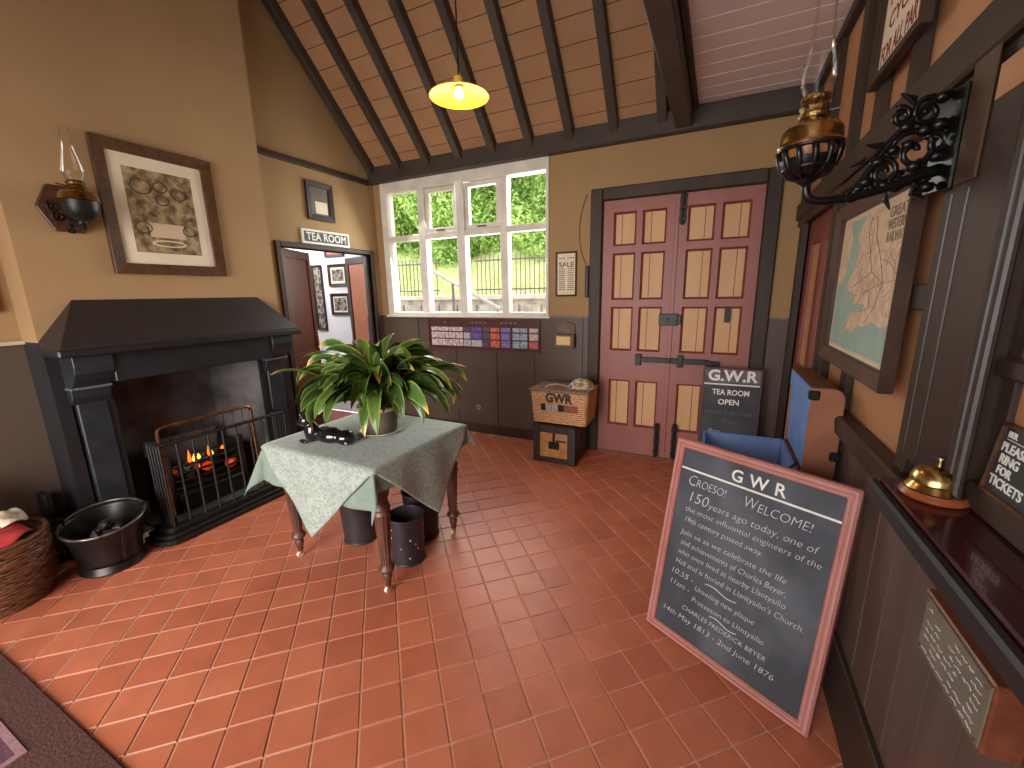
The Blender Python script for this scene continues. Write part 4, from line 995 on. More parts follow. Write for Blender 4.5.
# ------------------------------------------------------------------ bins under the table
M_bin = pmat('dark_speckled_bin', (52,44,48), (36,30,34), 28, 0.5, bump=0.1, lo=0.4, hi=0.75)
def bin_(c, r0, r1, h, label, specks=0, mat=M_bin):
    r = thing('waste_bin', c, label, 'bin', 'bins under the small table')
    MB().lathe([(r0*0.4, 0.002), (r0, 0.002), (r0, 0.012), (r1, h), (r1-0.006, h), (r0-0.008, 0.02), (r0*0.3, 0.018)], c, 32).build('body', mat, r, smooth=True)
    MB().tube([(c[0]+r1*cos(2*pi*k/32), c[1]+r1*sin(2*pi*k/32), h) for k in range(32)], 0.006, 6, closed=True).build('rim', mat, r, smooth='all')
    MB().lathe([(r0+0.001, 0.004), (r0+0.006, 0.01), (r0+0.003, 0.02)], c, 32, cap0=False, cap1=False).build('foot_band', mat, r)
    for q in range(specks):
        a = rl.uniform(-2.6, 0.6); z = rl.uniform(0.03, h-0.02); rr = r0+(r1-r0)*z/h+0.0008
        p = Vector((c[0]+rr*cos(a), c[1]+rr*sin(a), z)); s = rl.uniform(0.0025, 0.006)
        t = Vector((-sin(a), cos(a), 0)); MB()._add([p-t*s, p-Vector((0,0,s)), p+t*s, p+Vector((0,0,s*1.3))], [(0,1,2,3)]).build('paint_fleck', M_paper, r)
bin_((-1.945, 1.745, 0), 0.10, 0.118, 0.30, 'plain dark bin under the table, left one behind the cloth point')
bin_((-1.525, 1.70, 0), 0.094, 0.10, 0.285, 'open dark bin with pale paint flecks beside the front table leg', 14)
bin_((-1.61, 1.945, 0), 0.10, 0.115, 0.31, 'dark bin under the table standing behind the paint-flecked one', 0, pmat('black_bin', (30,27,30), (24,22,24), 20, 0.5))

# ------------------------------------------------------------------ trunk, hamper and cap by the doors
tk = thing('travel_chest', (-1.225, 3.57, 0), 'small square dark trunk with a tan front panel under the hamper', 'trunk')
M_trunk = pmat('dark_brown_trunk_leather', (52,36,34), (40,28,27), 14, 0.45, bump=0.1)
MB().box(-1.425, -1.025, 3.37, 3.77, 0.004, 0.352).build('body', M_trunk, tk, bevel=0.012)
MB().box(-1.36, -1.10, 3.362, 3.372, 0.055, 0.285).build('front_panel', pmat('tan_trunk_panel', (188,134,78), (160,104,56), 11, 0.6), tk)
for x0, x1, z0, z1 in ((-1.425, -1.36, 0.006, 0.35), (-1.10, -1.025, 0.006, 0.35), (-1.36, -1.10, 0.006, 0.055), (-1.36, -1.10, 0.285, 0.35)): MB().box(x0, x1, 3.356, 3.372, z0, z1).build('edge_binding', M_trunk, tk, bevel=0.004)
MB().box(-1.275, -1.175, 3.354, 3.363, 0.135, 0.205).build('lock_plate', M_iron, tk, bevel=0.003)
MB().box(-1.235, -1.215, 3.352, 3.362, 0.205, 0.29).build('hasp', M_iron, tk); MB().box(-1.20, -1.11, 3.354, 3.362, 0.21, 0.222).build('strap', M_iron, tk)
MB().box(-1.03, -1.017, 3.54, 3.60, 0.19, 0.25).build('side_handle', M_iron, tk, bevel=0.004)
for x in (-1.42, -1.03):
    for z in (0.012, 0.345): MB().sphere((x, 3.365, z), 0.014, 10, 6).build('corner_cap', M_iron, tk, smooth='all')
hp = thing('wicker_hamper', (-1.19, 3.55, 0.354), 'woven wicker hamper lettered GWR standing on the dark trunk', 'hamper')
M_wk2 = pmat('straw_wicker', (228,178,132), (196,142,98), 40, 0.6, stretch=(1,1,2))
M_wk3 = pmat('red_brown_wicker_shade', (150,92,58), (118,70,44), 40, 0.7)
hx0, hx1, hy0, hy1, hz0, hz1 = -1.455, -0.935, 3.40, 3.73, 0.356, 0.665
MB().box(hx0+0.02, hx1-0.02, hy0+0.02, hy1-0.02, hz0+0.004, hz1-0.02).build('inner_core', M_wk3, hp)
def rrect(x0, x1, y0, y1, r, amp, ph, nper):
    pts = []
    per = []
    for cx, cy, a0 in ((x1-r, y0+r, -90), (x1-r, y1-r, 0), (x0+r, y1-r, 90), (x0+r, y0+r, 180)):
        for q in range(4): a = radians(a0+30*q); per.append(Vector((cx+r*cos(a), cy+r*sin(a), 0)))
    L_ = 0; out = []
    for i in range(len(per)):
        p, q = per[i], per[(i+1) % len(per)]; d = (q-p).length; n = max(1, int(round(d/nper)))
        for j in range(n): out.append((p+(q-p)*(j/n), (q-p).normalized()))
    return [p+Vector((t.y, -t.x, 0))*(amp*(1 if (k+ph) % 2 else -1)) for k, (p, t) in enumerate(out)]
rows_ = 15
for part, rr in (('lower_weave', range(0, 5)), ('middle_weave', range(5, 10)), ('upper_weave', range(10, 15))):
    m = MB()
    for k in rr:
        z = hz0+0.006+(hz1-hz0-0.02)*(k+0.5)/rows_; tp_ = 0.022*(1-k/rows_)
        pts = [Vector((p.x, p.y, z)) for p in rrect(hx0+tp_, hx1-tp_, hy0+tp_*0.6, hy1-tp_*0.6, 0.02, 0.0055, k % 2, 0.03)]
        m.tube(pts, 0.0105, 5, closed=True)
    m.build(part, M_wk2, hp, smooth='all')
MB().box(hx0-0.02, hx1+0.018, hy0-0.02, hy1+0.015, hz1-0.012, hz1+0.012).build('lid', pmat('grey_brown_wicker_lid', (150,124,106), (110,88,74), 60, 0.8, bump=0.4), hp, bevel=0.006)
MH = frameM((-1.195, hy0-0.012, 0.60), (1,0,0), (0,0,1), (0,-1,0))
text('lettering', 'GWR', 0.115, MH @ Matrix.Translation((0.0, 0.0, 0)), pmat('faded_black_stencil', (48,42,38), (64,56,50), 30, 0.8), hp, width=0.25, bold=0.004, depth=0.002)
for x0, x1, mt_ in ((-1.36, -1.32, M_iron), (-1.315, -1.26, pmat('pale_grey_label', (176,170,168), (150,144,142), 30, 0.8)), (-1.255, -1.20, MATS['pale_grey_label']), (-1.195, -1.145, M_iron), (-1.14, -1.02, M_wk3)):
    MB().box(x0, x1, hy0-0.012, hy0-0.004, 0.485, 0.545).build('label_strip', mt_, hp)
cap = thing('straw_hat', (-1.06, 3.57, hz1+0.012), 'crumpled pale cap with a strap lying on the wicker hamper', 'hat')
def capf(u, v):
    t = 2*pi*u; r = v; z = 0.075*(1-r**3)+0.012*sin(3*t+2)*r+0.008*sin(7*t)*r*(1-r)*3
    return (-1.04+0.125*r*cos(t), 3.57+0.11*r*sin(t), hz1+0.016+max(0, z))
MB().grid(30, 10, capf).build('crown', pmat('mottled_straw_fabric', (222,196,166), (104,80,60), 30, 0.8), cap, smooth='all')
MB().tube(bez((-1.15, 3.52, hz1+0.02), (-1.22, 3.48, hz1+0.06), (-1.30, 3.47, hz1+0.05), (-1.34, 3.45, hz1+0.02), 10), 0.008, 6).build('strap', pmat('buff_strap', (190,160,136), (166,136,112), 20, 0.8), cap, smooth=True)
MB().lathe([(0.12, 0.0), (0.135, 0.003), (0.12, 0.008)], (-1.04, 3.57, hz1+0.0125), 24).build('brim', MATS['mottled_straw_fabric'], cap, smooth=True)

# ------------------------------------------------------------------ things on the back wall
tbk = thing('leaflet_board', (-2.225, YB, 0.93), 'long maroon display board of small tickets and leaflets below the window', 'display board')
MBk = frameM((-2.225, YB, 1.095), (1,0,0), (0,0,1), (0,-1,0))
M_bk = pmat('maroon_board', (84,44,44), (72,38,38), 8, 0.45)
MB(MBk).box(-0.675, 0.675, -0.17, 0.17, 0.002, 0.02).build('backing', M_bk, tbk, bevel=0.003)
MB(MBk).ring(-0.675, 0.675, -0.17, 0.17, 0.012, 0.02, 0.028).build('frame', pmat('maroon_board_edge', (104,58,56), (90,48,48), 8, 0.45), tbk)
W = 1.35
cardc = {'t': (226,206,206), 'w': (206,200,206), 'p': (118,100,178), 'd': (110,92,110), 'r': (236,116,92), 'l': (150,140,208), 'c': (170,196,214), 'k': (226,108,112)}
def cm(key): c = cardc[key]; return pmat('ticket_card_'+key, c, tuple(int(v*0.72) for v in c), 70, 0.7, detail=1, lo=0.42, hi=0.62)
colspec = [(0.075+0.0305*i, 0.027, 't') for i in range(9)]+[(0.355, 0.055, 'w'), (0.418, 0.085, 'p'), (0.513, 0.05, 'd'), (0.572, 0.07, 'r'), (0.655, 0.068, 'l'), (0.742, 0.052, 'c'), (0.799, 0.05, 'c'), (0.866, 0.07, 'k')]
colspec = [(-0.675+1.35*((a-0.075)/0.895)+0.045 if True else 0, w*1.35/0.895, k) for a, w, k in colspec]
for (x, w, k) in colspec:
    for r_, (z0, z1) in enumerate(((-0.125, -0.055), (-0.042, 0.022), (0.036, 0.078))):
        kk = k
        if k == 'p' and r_ == 0: kk = 'w'
        if k == 'w' and r_ == 2: kk = 'd'
        if k == 'k' and r_ > 0: kk = 't'
        if x+w > 0.655: w = 0.655-x
        MB(MBk).box(x, x+w, z0, z1, 0.02, 0.0235).build('ticket', cm(kk), tbk)
for xx in (-0.46, -0.11, -0.06, -0.01, 0.04, 0.24, 0.29, 0.34, 0.39): MB(MBk).box(xx, xx+0.028, 0.118, 0.138, 0.02, 0.021).build('faded_heading_mark', pmat('faded_gilt', (150,112,84), (120,84,66), 40, 0.6), tbk)
sn_ = picture('sale_notice', onback(-1.288, 1.685), 0.205, 0.405, 0.016, 0.02, M_oak, M_paper, 'narrow framed notice headed SALE between window and doors', 'notice')
M_ink = pmat('faded_black_ink', (70,62,54), (96,86,76), 40, 0.8)
MS = onback(-1.288, 1.685)
text('lettering', 'SALE', 0.06, MS @ Matrix.Translation((0, 0.085, 0.0065)), M_ink, sn_, width=0.145, bold=0.001)
MB(MS).box(-0.005, 0.005, -0.16, 0.17, 0.006, 0.0075).build('centre_fold', M_white, sn_)
for k in range(12):
    for s in (-1, 1):
        w = rl.uniform(0.025, 0.034); z = 0.145-0.0 if k == 0 else 0.05-0.019*(k-1)
        MB(MS).box(s*0.043-w, s*0.043+w, z-0.004, z+0.004, 0.006, 0.0068).build('print_line', pmat('pale_print_ink', (150,136,118), (130,116,100), 50, 0.8), sn_)
lb = thing('letter_box', (-1.285, YB, 1.0), 'small brown wooden wall box with an arched back and pale card', 'letter box')
ML = onback(-1.285, 1.0)
M_lb = pmat('grey_brown_box_wood', (124,96,78), (104,78,64), 12, 0.6)
pl = [(-0.092, 0.0), (0.092, 0.0), (0.092, 0.205)]+[(0.05+0.042*cos(a), 0.205+0.03*sin(a)) for a in (0.5, 1.1)]+[(0.02, 0.245), (0, 0.262), (-0.02, 0.245)]+[(-0.05-0.042*cos(a), 0.205+0.03*sin(a)) for a in (1.1, 0.5)]+[(-0.092, 0.205)]
MB(ML).prism(pl, 0.001, 0.016).build('back_board', M_lb, lb, bevel=0.002)
MB(ML).box(-0.1, 0.1, 0.0, 0.13, 0.016, 0.075).build('box', M_lb, lb, bevel=0.004)
MB(ML).box(-0.072, 0.065, 0.028, 0.11, 0.075, 0.078).build('card', pmat('cream_card', (240,214,160), (230,198,140), 6, 0.7), lb)
so = thing('round_wall_plate', (-2.289, YB, 0.27), 'small round pale plate low on the brown wall', 'wall plate')
MB(onback(-2.289, 0.292)).lathe([(0.001, 0.014), (0.026, 0.013), (0.033, 0.006), (0.034, 0.0)], (0,0,0), 20, cap0=False, cap1=False).build('plate', pmat('pale_brown_bakelite', (150,130,116), (134,116,102), 8, 0.4), so, smooth=True)
MB(onback(-2.289, 0.292)).cyl((0,0,0.013), (0,0,0.018), 0.008).build('screw', M_iron, so)
cb = thing('wall_cable', (-1.08, YB, 1.5), 'thin cable looping down to a dark switch strip left of the doors', 'cable')
MB().tube(bez((-1.10, YB-0.006, 2.36), (-1.22, YB-0.006, 2.1), (-1.16, YB-0.006, 1.85), (-1.085, YB-0.006, 1.74), 14), 0.0035, 5).build('wire', pmat('brown_cable', (96,72,50), (84,62,44), 10, 0.5), cb, smooth=True)
MB().box(-1.095, -1.064, YB-0.055, YB-0.04, 1.47, 1.75).build('strip', M_iron, cb, bevel=0.003)

# ------------------------------------------------------------------ chalkboards
def chalk_text(root, M, lines, mat=M_chalkw):
    for (s, x, y, size, w, rot) in lines:
        text('chalk_writing', s, size, M @ Matrix.Translation((x, y, 0.0015)) @ Matrix.Rotation(rot, 4, 'Z'), mat, root, align='LEFT', shear=0.18, bold=-size*0.02, width=w, depth=0.0003)
P1 = Vector((-0.181, 1.786, 0)); P2 = Vector((0.400, 1.464, 0)); u_ = (P2-P1).normalized(); nb = Vector((-u_.y, u_.x, 0)); tilt = radians(10.4)
vv = nb*sin(tilt)+Vector((0,0,1))*cos(tilt); nf = u_.cross(vv)
BW, BH = 0.664, 0.89
CM = frameM(P1+Vector((0,0,0.002)), u_, vv, nf)
cbd = thing('welcome_chalkboard', (P1+P2)/2, 'large pink-framed chalkboard with a handwritten GWR welcome leaning by the right wall', 'chalkboard')
MB(CM).box(0.02, BW-0.02, 0.02, BH-0.02, -0.012, 0.0).build('slate', M_chalk, cbd)
m = MB(CM)
m.ring(0, BW, 0, BH, 0.038, -0.022, 0.010, 0.010); m.build('frame', M_pinkframe, cbd, bevel=0.003)
m = MB(CM); m.ring(0.006, BW-0.006, 0.006, BH-0.006, 0.012, 0.010, 0.016); m.build('frame_moulding', pmat('pale_pink_moulding', (196,134,124), (184,122,113), 10, 0.5), cbd, bevel=0.002)
m = MB(CM); m.ring(0.024, BW-0.024, 0.024, BH-0.024, 0.008, 0.010, 0.014); m.build('frame_moulding', MATS['pale_pink_moulding'], cbd, bevel=0.002)
MB(CM).box(0.036, BW-0.036, 0.760, 0.768, 0.0, 0.001).build('painted_line', M_white_letters, cbd)
text('painted_letters', 'GWR', 0.068, CM @ Matrix.Translation((0.35, 0.800, 0.0012)), M_white_letters, cbd, bold=0.001, spacing=1.7, width=0.20)
chalk_text(cbd, CM, [
    ('C', 0.075, 0.718, 0.066, 0.034, 0), ('ROESO!', 0.113, 0.714, 0.050, 0.127, 0), ('W', 0.312, 0.714, 0.066, 0.048, 0), ('ELCOME!', 0.364, 0.708, 0.050, 0.183, 0),
    ('150', 0.085, 0.648, 0.066, 0.082, 0), ('years ago today, one of', 0.182, 0.640, 0.040, 0.40, 0),
    ('the most influential engineers of the', 0.085, 0.592, 0.034, 0.51, 0), ('19th century passed away.', 0.088, 0.545, 0.034, 0.32, 0),
    ('Join us as we celebrate the life', 0.085, 0.486, 0.034, 0.425, 0), ('and achievements of Charles Beyer,', 0.092, 0.440, 0.034, 0.42, 0),
    ('who once lived at nearby Llantysilio', 0.088, 0.396, 0.034, 0.43, 0), ("Hall and is buried in Llantysilio's Church.", 0.084, 0.350, 0.034, 0.50, 0),
    ('10.55 -', 0.070, 0.300, 0.036, 0.10, 0), ('Unveiling new plaque', 0.190, 0.275, 0.032, 0.24, 0),
    ('11am -', 0.072, 0.250, 0.034, 0.09, 0), ('Procession to Llantysilio', 0.185, 0.222, 0.032, 0.29, 0),
    ('CHARLES FREDERICK BEYER', 0.150, 0.165, 0.028, 0.34, 0), ('14th May 1813 - 2nd June 1876', 0.062, 0.118, 0.034, 0.46, 0)])
for (x0, y0, x1, y1) in ((0.23, 0.315, 0.36, 0.310), (0.27, 0.195, 0.38, 0.19)):
    m = MB(CM); m.tube([(x0+(x1-x0)*k/8, y0+(y1-y0)*k/8+0.006*sin(k*0.8), 0.001) for k in range(9)], 0.0018, 4); m.build('chalk_flourish', M_chalkw, cbd)
# rear strut that props the board
st_ = MB(); top = CM @ Vector((BW*0.35, BH*0.72, -0.03)); foot = Vector((P1.x+0.21+nb.x*0.33, P1.y-0.11+nb.y*0.33, 0.004))
st_.tube([top, foot], 0.012, 4); st_.build('rear_strut', M_pinkframe, cbd)

abd = thing('tea_room_chalkboard', (0.16, 3.70, 0), 'narrow black A-board reading G.W.R TEA ROOM OPEN in front of the doors', 'chalkboard')
AM = frameM((-0.055, 3.66, 0.002), (1,0,0), Vector((0, 0.045, 1)).normalized(), Vector((0, -1, 0.045)).normalized())
AW, AH = 0.425, 0.905
MB(AM).box(0.01, AW-0.01, 0.05, AH-0.01, -0.010, 0.0).build('slate', pmat('black_board_paint', (50,52,58), (66,68,74), 6, 0.65), abd)
MB(AM).ring(0, AW, 0.04, AH, 0.014, -0.014, 0.008).build('frame', pmat('dark_plum_frame', (96,56,58), (80,46,48), 9, 0.5), abd, bevel=0.002)
MB(AM).box(0.0, 0.02, 0, 0.05, -0.014, 0.008).build('foot', M_dark, abd); MB(AM).box(AW-0.02, AW, 0, 0.05, -0.014, 0.008).build('foot', M_dark, abd)
MB(AM).box(0.014, AW-0.014, 0.785, AH-0.014, 0.0, 0.001).build('grey_header', pmat('scuffed_grey_header', (120,118,116), (84,82,82), 16, 0.8), abd)
MB(AM).box(0.014, AW-0.014, 0.765, 0.777, 0.0, 0.0012).build('painted_line', M_white_letters, abd)
text('painted_letters', 'G.W.R', 0.12, AM @ Matrix.Translation((AW/2, 0.838, 0.0015)), M_white_letters, abd, width=0.355, bold=0.004)
text('painted_letters', 'TEA ROOM', 0.062, AM @ Matrix.Translation((AW/2, 0.705, 0.0012)), M_white_letters, abd, width=0.265, bold=0.0014)
text('painted_letters', 'OPEN', 0.062, AM @ Matrix.Translation((AW/2-0.01, 0.625, 0.0012)), M_white_letters, abd, width=0.15, bold=0.0014)
M_faint = pmat('faint_chalk', (128,128,134), (104,104,110), 60, 0.95)
chalk_text(abd, AM, [('FOOD THIS WEEK', 0.035, 0.535, 0.045, 0.345, 0), ('Today', 0.155, 0.465, 0.042, 0.115, 0)], M_faint)
m = MB(AM); m.tube([(0.075, 0.385, 0.001), (0.16, 0.38, 0.001)], 0.002, 4); m.tube([(0.10, 0.397, 0.001), (0.075, 0.385, 0.001), (0.10, 0.372, 0.001)], 0.002, 4); m.build('chalk_arrow', M_chalkw, abd)
m = MB(AM); m.box(0.02, AW-0.02, 0.1, 0.12, -0.13, -0.014); m.build('rear_brace', M_dark, abd)

# ------------------------------------------------------------------ open suitcase on a stand
stl = thing('luggage_stand', (0.17, 2.25, 0), 'low dark wooden stand behind the large chalkboard', 'stand')
MB().box(-0.02, 0.40, 2.01, 2.50, 0.56, 0.59).build('top', M_dark, stl, bevel=0.004)
for x in (0.0, 0.36):
    for y in (2.03, 2.45): MB().box(x, x+0.03, y, y+0.03, 0.001, 0.56).build('leg', M_dark, stl)
sc = thing('open_suitcase', (0.2, 2.25, 0.59), 'open tan suitcase with bright blue lining beside the right wall', 'suitcase')
M_case = pmat('tan_suitcase_board', (152,98,68), (140,88,60), 10, 0.5, bump=0.06); M_blue = pmat('bright_blue_lining', (112,150,212), (100,138,200), 8, 0.7)
M_blued = pmat('blue_base_lining', (132,154,200), (120,142,190), 5, 0.75)
bx0, bx1, by0, by1, bz0, bz1 = -0.01, 0.372, 2.0, 2.50, 0.592, 0.735
w_ = 0.008
MB().box(bx0, bx1, by0, by1, bz0, bz0+w_).build('base_floor', M_blued, sc)
for x0, x1, y0, y1 in ((bx0, bx1, by0, by0+w_), (bx0, bx1, by1-w_, by1), (bx0, bx0+w_, by0+w_, by1-w_), (bx1-w_, bx1, by0+w_, by1-w_)):
    MB().box(x0, x1, y0, y1, bz0+w_, bz1).build('base_side', M_case, sc)
    MB().box(x0-0.002 if x1-x0 < 0.1 else x0+w_, x1+0.002 if x1-x0 < 0.1 else x1-w_, y0-0.002, y1+0.002, bz1-0.002, bz1+0.006).build('base_edge', M_blue, sc)
MB().box(bx0+w_, bx1-w_, by1-w_-0.004, by1-w_, bz0+w_, bz1-0.002).build('lining', M_blued, sc); MB().box(bx1-w_-0.004, bx1-w_, by0+w_, by1-w_, bz0+w_, bz1-0.002).build('lining', M_blue, sc); MB().box(bx0+w_, bx0+w_+0.004, by0+w_, by1-w_, bz0+w_, bz1-0.002).build('lining', M_blued, sc)
# lid: shallow tray standing on its hinge edge, open face towards the room
lz0, lz1 = 0.745, 1.125; lx0, lx1 = 0.374, 0.486
end = [(lx0, lz0), (lx1, lz0)]+[(lx1-0.035+0.035*cos(a), lz1-0.045+0.045*sin(a)) for a in (0, 0.4, 0.8, 1.2, pi/2)]+[(lx0, lz1)]
for y0, y1 in ((by0, by0+w_), (by1-w_, by1)):
    MB(frameM((0, y1, 0), (1,0,0), (0,0,1), (0,-1,0))).prism(end, 0, y1-y0).build('lid_end', M_case, sc, bevel=0.001)
sk = MB()
prof = end[1:]
for (a, b) in zip(prof, prof[1:]):
    sk._add([(a[0], by0, a[1]), (b[0], by0, b[1]), (b[0], by1, b[1]), (a[0], by1, a[1])], [(0,1,2,3)])
sk._add([(lx0, by0, lz0), (lx1, by0, lz0), (lx1, by1, lz0), (lx0, by1, lz0)], [(0,1,2,3)])
sk.build('lid_shell', pmat('scuffed_brown_lid_top', (118,76,52), (96,60,40), 12, 0.5), sc, solid=0.004)
MB().box(lx1-0.016, lx1-0.010, by0+w_, by1-w_, lz0+0.01, lz1-0.05).build('lid_lining', M_blue, sc)
MB().box(lx0+0.02, lx1-0.016, by1-w_-0.004, by1-w_, lz0+0.01, lz1-0.045).build('lid_lining', M_blue, sc); MB().box(lx0+0.004, lx1-0.03, by0+w_, by1-w_, lz1-0.012, lz1-0.006).build('lid_lining', M_blue, sc)
MB().box(lx0-0.003, lx0+0.004, by0+0.004, by1-0.004, lz1-0.08, lz1-0.004).build('lid_edge', M_blue, sc)
MB()._add([(lx0+0.01, by0+0.02, lz0+0.02), (lx0+0.01, by1-0.02, lz0+0.02), (lx0+0.004, by1-0.02, lz1-0.05), (lx0+0.004, by0+0.012, lz1-0.05)], [(0,1,2,3)]).build('lid_pocket', M_blue, sc, solid=0.003)
MB().tube([(lx0+0.03, by0+0.12, lz0+0.04), (bx1-0.10, by0+0.06, bz0+0.08)], 0.005, 6).build('stay', M_iron, sc)
for y, z, x in ((by0-0.004, lz1-0.03, lx0+0.012), (by0-0.004, lz1-0.13, lx1-0.004), (by0-0.004, lz0+0.10, lx1-0.004)): MB().box(x-0.020, x+0.018, y-0.004, y+0.03, z-0.02, z+0.02).build('corner_cap', M_iron, sc, bevel=0.006)

# ------------------------------------------------------------------ map, poster, ticket sign, slate on the right wall
MM = onright(2.005, 1.53, 0.495)
mp_ = thing('framed_railway_map', (0.49, 2.005, 1.19), 'framed old railway map of western Britain on the right wall', 'map')
mw_, mh_ = 0.86, 0.65; fr_ = 0.055
MB(MM).ring(-mw_/2, mw_/2, -mh_/2, mh_/2, fr_, 0.0, 0.04, 0.026).build('frame', pmat('dark_map_frame', (74,50,38), (58,39,30), 9, 0.4), mp_, bevel=0.003)
iw, ih = mw_/2-fr_, mh_/2-fr_
M_mapland = pmat('map_land_print', (228,208,178), (208,176,150), 26, 0.6, detail=6)
MB(MM).box(-iw-0.004, iw+0.004, -ih-0.004, ih+0.004, 0.004, 0.010).build('map_sheet', M_paper, mp_)
MB(MM).box(-iw+0.012, iw-0.012, -ih+0.012, ih-0.012, 0.010, 0.0105).build('map_print', M_mapland, mp_)
def mpt(u, v): return (-iw+0.014+(2*iw-0.028)*u, -ih+0.014+(2*ih-0.028)*v)
sea1 = [(0.12, 0.985), (0.40, 0.985), (0.30, 0.86), (0.36, 0.76), (0.33, 0.64), (0.22, 0.52), (0.20, 0.46), (0.34, 0.44), (0.38, 0.36), (0.58, 0.36), (0.55, 0.31), (0.36, 0.29), (0.30, 0.22), (0.22, 0.10), (0.34, 0.16), (0.42, 0.13), (0.52, 0.21), (0.62, 0.20), (0.72, 0.25), (0.86, 0.22), (0.995, 0.27), (0.995, 0.01), (0.01, 0.01), (0.01, 0.50), (0.14, 0.52), (0.17, 0.70), (0.20, 0.86)]
MB(MM).prism([mpt(*p) for p in sea1], 0.0105, 0.0112).build('map_sea', pmat('map_sea_green', (164,192,180), (152,182,171), 7, 0.6), mp_)
rmap = random.Random(4)
M_fine = pmat('map_fine_lines', (176,140,112), (158,122,98), 30, 0.7)
for k in range(46):
    u0 = rmap.uniform(0.36, 0.95); v0 = rmap.uniform(0.32, 0.94)
    if u0 > 0.7 and v0 > 0.72: continue
    pts = [(u0, v0)]; a = rmap.uniform(0, 6.28)
    for q in range(5):
        a += rmap.uniform(-0.7, 0.7); u0 = min(0.97, max(0.36, u0+0.035*cos(a))); v0 = min(0.96, max(0.30, v0+0.04*sin(a))); pts.append((u0, v0))
    MB(MM).tube([(*mpt(*p), 0.0108) for p in pts], 0.0008, 3).build('map_branch_line', M_fine, mp_)
M_rl = pmat('map_railway_lines', (128,84,64), (108,70,54), 30, 0.7)
for pts in ([(0.98, 0.52), (0.80, 0.50), (0.62, 0.46), (0.50, 0.40), (0.40, 0.30), (0.27, 0.15)], [(0.80, 0.50), (0.62, 0.58), (0.45, 0.52), (0.28, 0.47)], [(0.62, 0.58), (0.55, 0.72), (0.48, 0.86), (0.50, 0.96)], [(0.80, 0.50), (0.72, 0.66), (0.62, 0.80), (0.58, 0.95)], [(0.98, 0.52), (0.86, 0.62), (0.72, 0.66)], [(0.80, 0.50), (0.74, 0.36), (0.64, 0.24)], [(0.55, 0.72), (0.42, 0.70), (0.36, 0.62)], [(0.62, 0.46), (0.66, 0.34), (0.50, 0.30)]):
    MB(MM).tube([(*mpt(*p), 0.0112) for p in pts], 0.0008, 4).build('map_line', M_rl, mp_)
for s, v in (('GREAT', 0.93), ('WESTERN', 0.855), ('RAILWAY', 0.78)):
    x, y = mpt(0.86, v); text('lettering', s, 0.046, MM @ Matrix.Translation((x, y, 0.0112)), pmat('map_title_ink', (150,126,100), (136,112,88), 20, 0.7), mp_, width=0.155, bold=0.0006)
pst = thing('framed_poster', (0.495, 2.02, 2.27), 'dark-framed red-lettered poster high on the right wall above the map', 'poster')
PMx = onright(2.02, 2.545, 0.497)
MB(PMx).ring(-0.245, 0.245, -0.285, 0.285, 0.035, 0.0, 0.035, 0.028).build('frame', M_dark, pst, bevel=0.003)
MB(PMx).box(-0.212, 0.212, -0.252, 0.252, 0.004, 0.012).build('sheet', M_paper, pst)
M_red = pmat('faded_red_print', (140,52,46), (120,44,40), 20, 0.8)
for s, z, w, h_ in (('LUGGAGE', 0.19, 0.36, 0.10), ('UMBRELLAS', 0.085, 0.37, 0.085), ('PARCELS', -0.015, 0.33, 0.075), ('CYCLES', -0.10, 0.30, 0.075), ('FOR ALL PARTS', -0.195, 0.385, 0.085)):
    text('lettering', s, h_, PMx @ Matrix.Translation((0, z, 0.0125)), M_red, pst, width=w, bold=0.001)
tsn = thing('ticket_sign', (0.51, 0.97, 1.125), 'small black sign reading PLEASE RING FOR TICKETS standing at the hatch', 'sign')
TSM = frameM((0.503, 1.094, 1.125), (0,-1,0), Vector((0.10, 0, 1)).normalized(), Vector((-1, 0, 0.10)).normalized()) @ Matrix.Scale(0.9, 4)
MB(TSM).box(0.006, 0.222, 0.006, 0.150, -0.004, 0.0).build('slate', pmat('black_sign_face', (44,44,48), (54,54,58), 8, 0.5), tsn)
MB(TSM).ring(0, 0.228, 0, 0.156, 0.008, -0.006, 0.007).build('frame', M_oak, tsn, bevel=0.002)
for s, x, z, sz in (('BER', 0.020, 0.134, 0.017), ('PLEASE', 0.014, 0.106, 0.027), ('RING', 0.020, 0.081, 0.027), ('FOR', 0.024, 0.057, 0.025), ('TICKETS', 0.012, 0.031, 0.029)):
    text('lettering', s, sz, TSM @ Matrix.Translation((x, z, 0.0006)), M_white_letters, tsn, align='LEFT', bold=0.0005)
MB(TSM).box(0.020, 0.11, 0.1225, 0.1240, 0.0, 0.0006).build('rule_line', M_white_letters, tsn)
slt = thing('slate_fronted_box', (0.48, 0.95, 0.75), 'orange-brown wooden wall box with a chalk-written slate front below the ledge', 'wall box')
SM_ = onright(0.949, 0.8195, 0.453)
M_owood = pmat('orange_varnished_wood', (136,76,50), (112,60,40), 8, 0.3, stretch=(4,1,4), bump=0.05)
MB().box(0.453, 0.503, 0.826, 1.072, 0.754, 0.886).build('box_body', M_owood, slt, bevel=0.003)
MB().box(0.448, 0.503, 0.822, 1.076, 0.886, 0.894).build('box_lid', M_owood, slt, bevel=0.003)
MB(SM_).box(-0.116, 0.116, -0.060, 0.062, 0.0, 0.003).build('slate_face', pmat('grey_olive_slate', (126,118,102), (108,102,90), 9, 0.6), slt)
for x in (-0.108, 0.108):
    for z in (-0.052, 0.054): MB(SM_).cyl((x, z, 0.003), (x, z, 0.005), 0.003, n=8).build('screw', M_brass, slt)
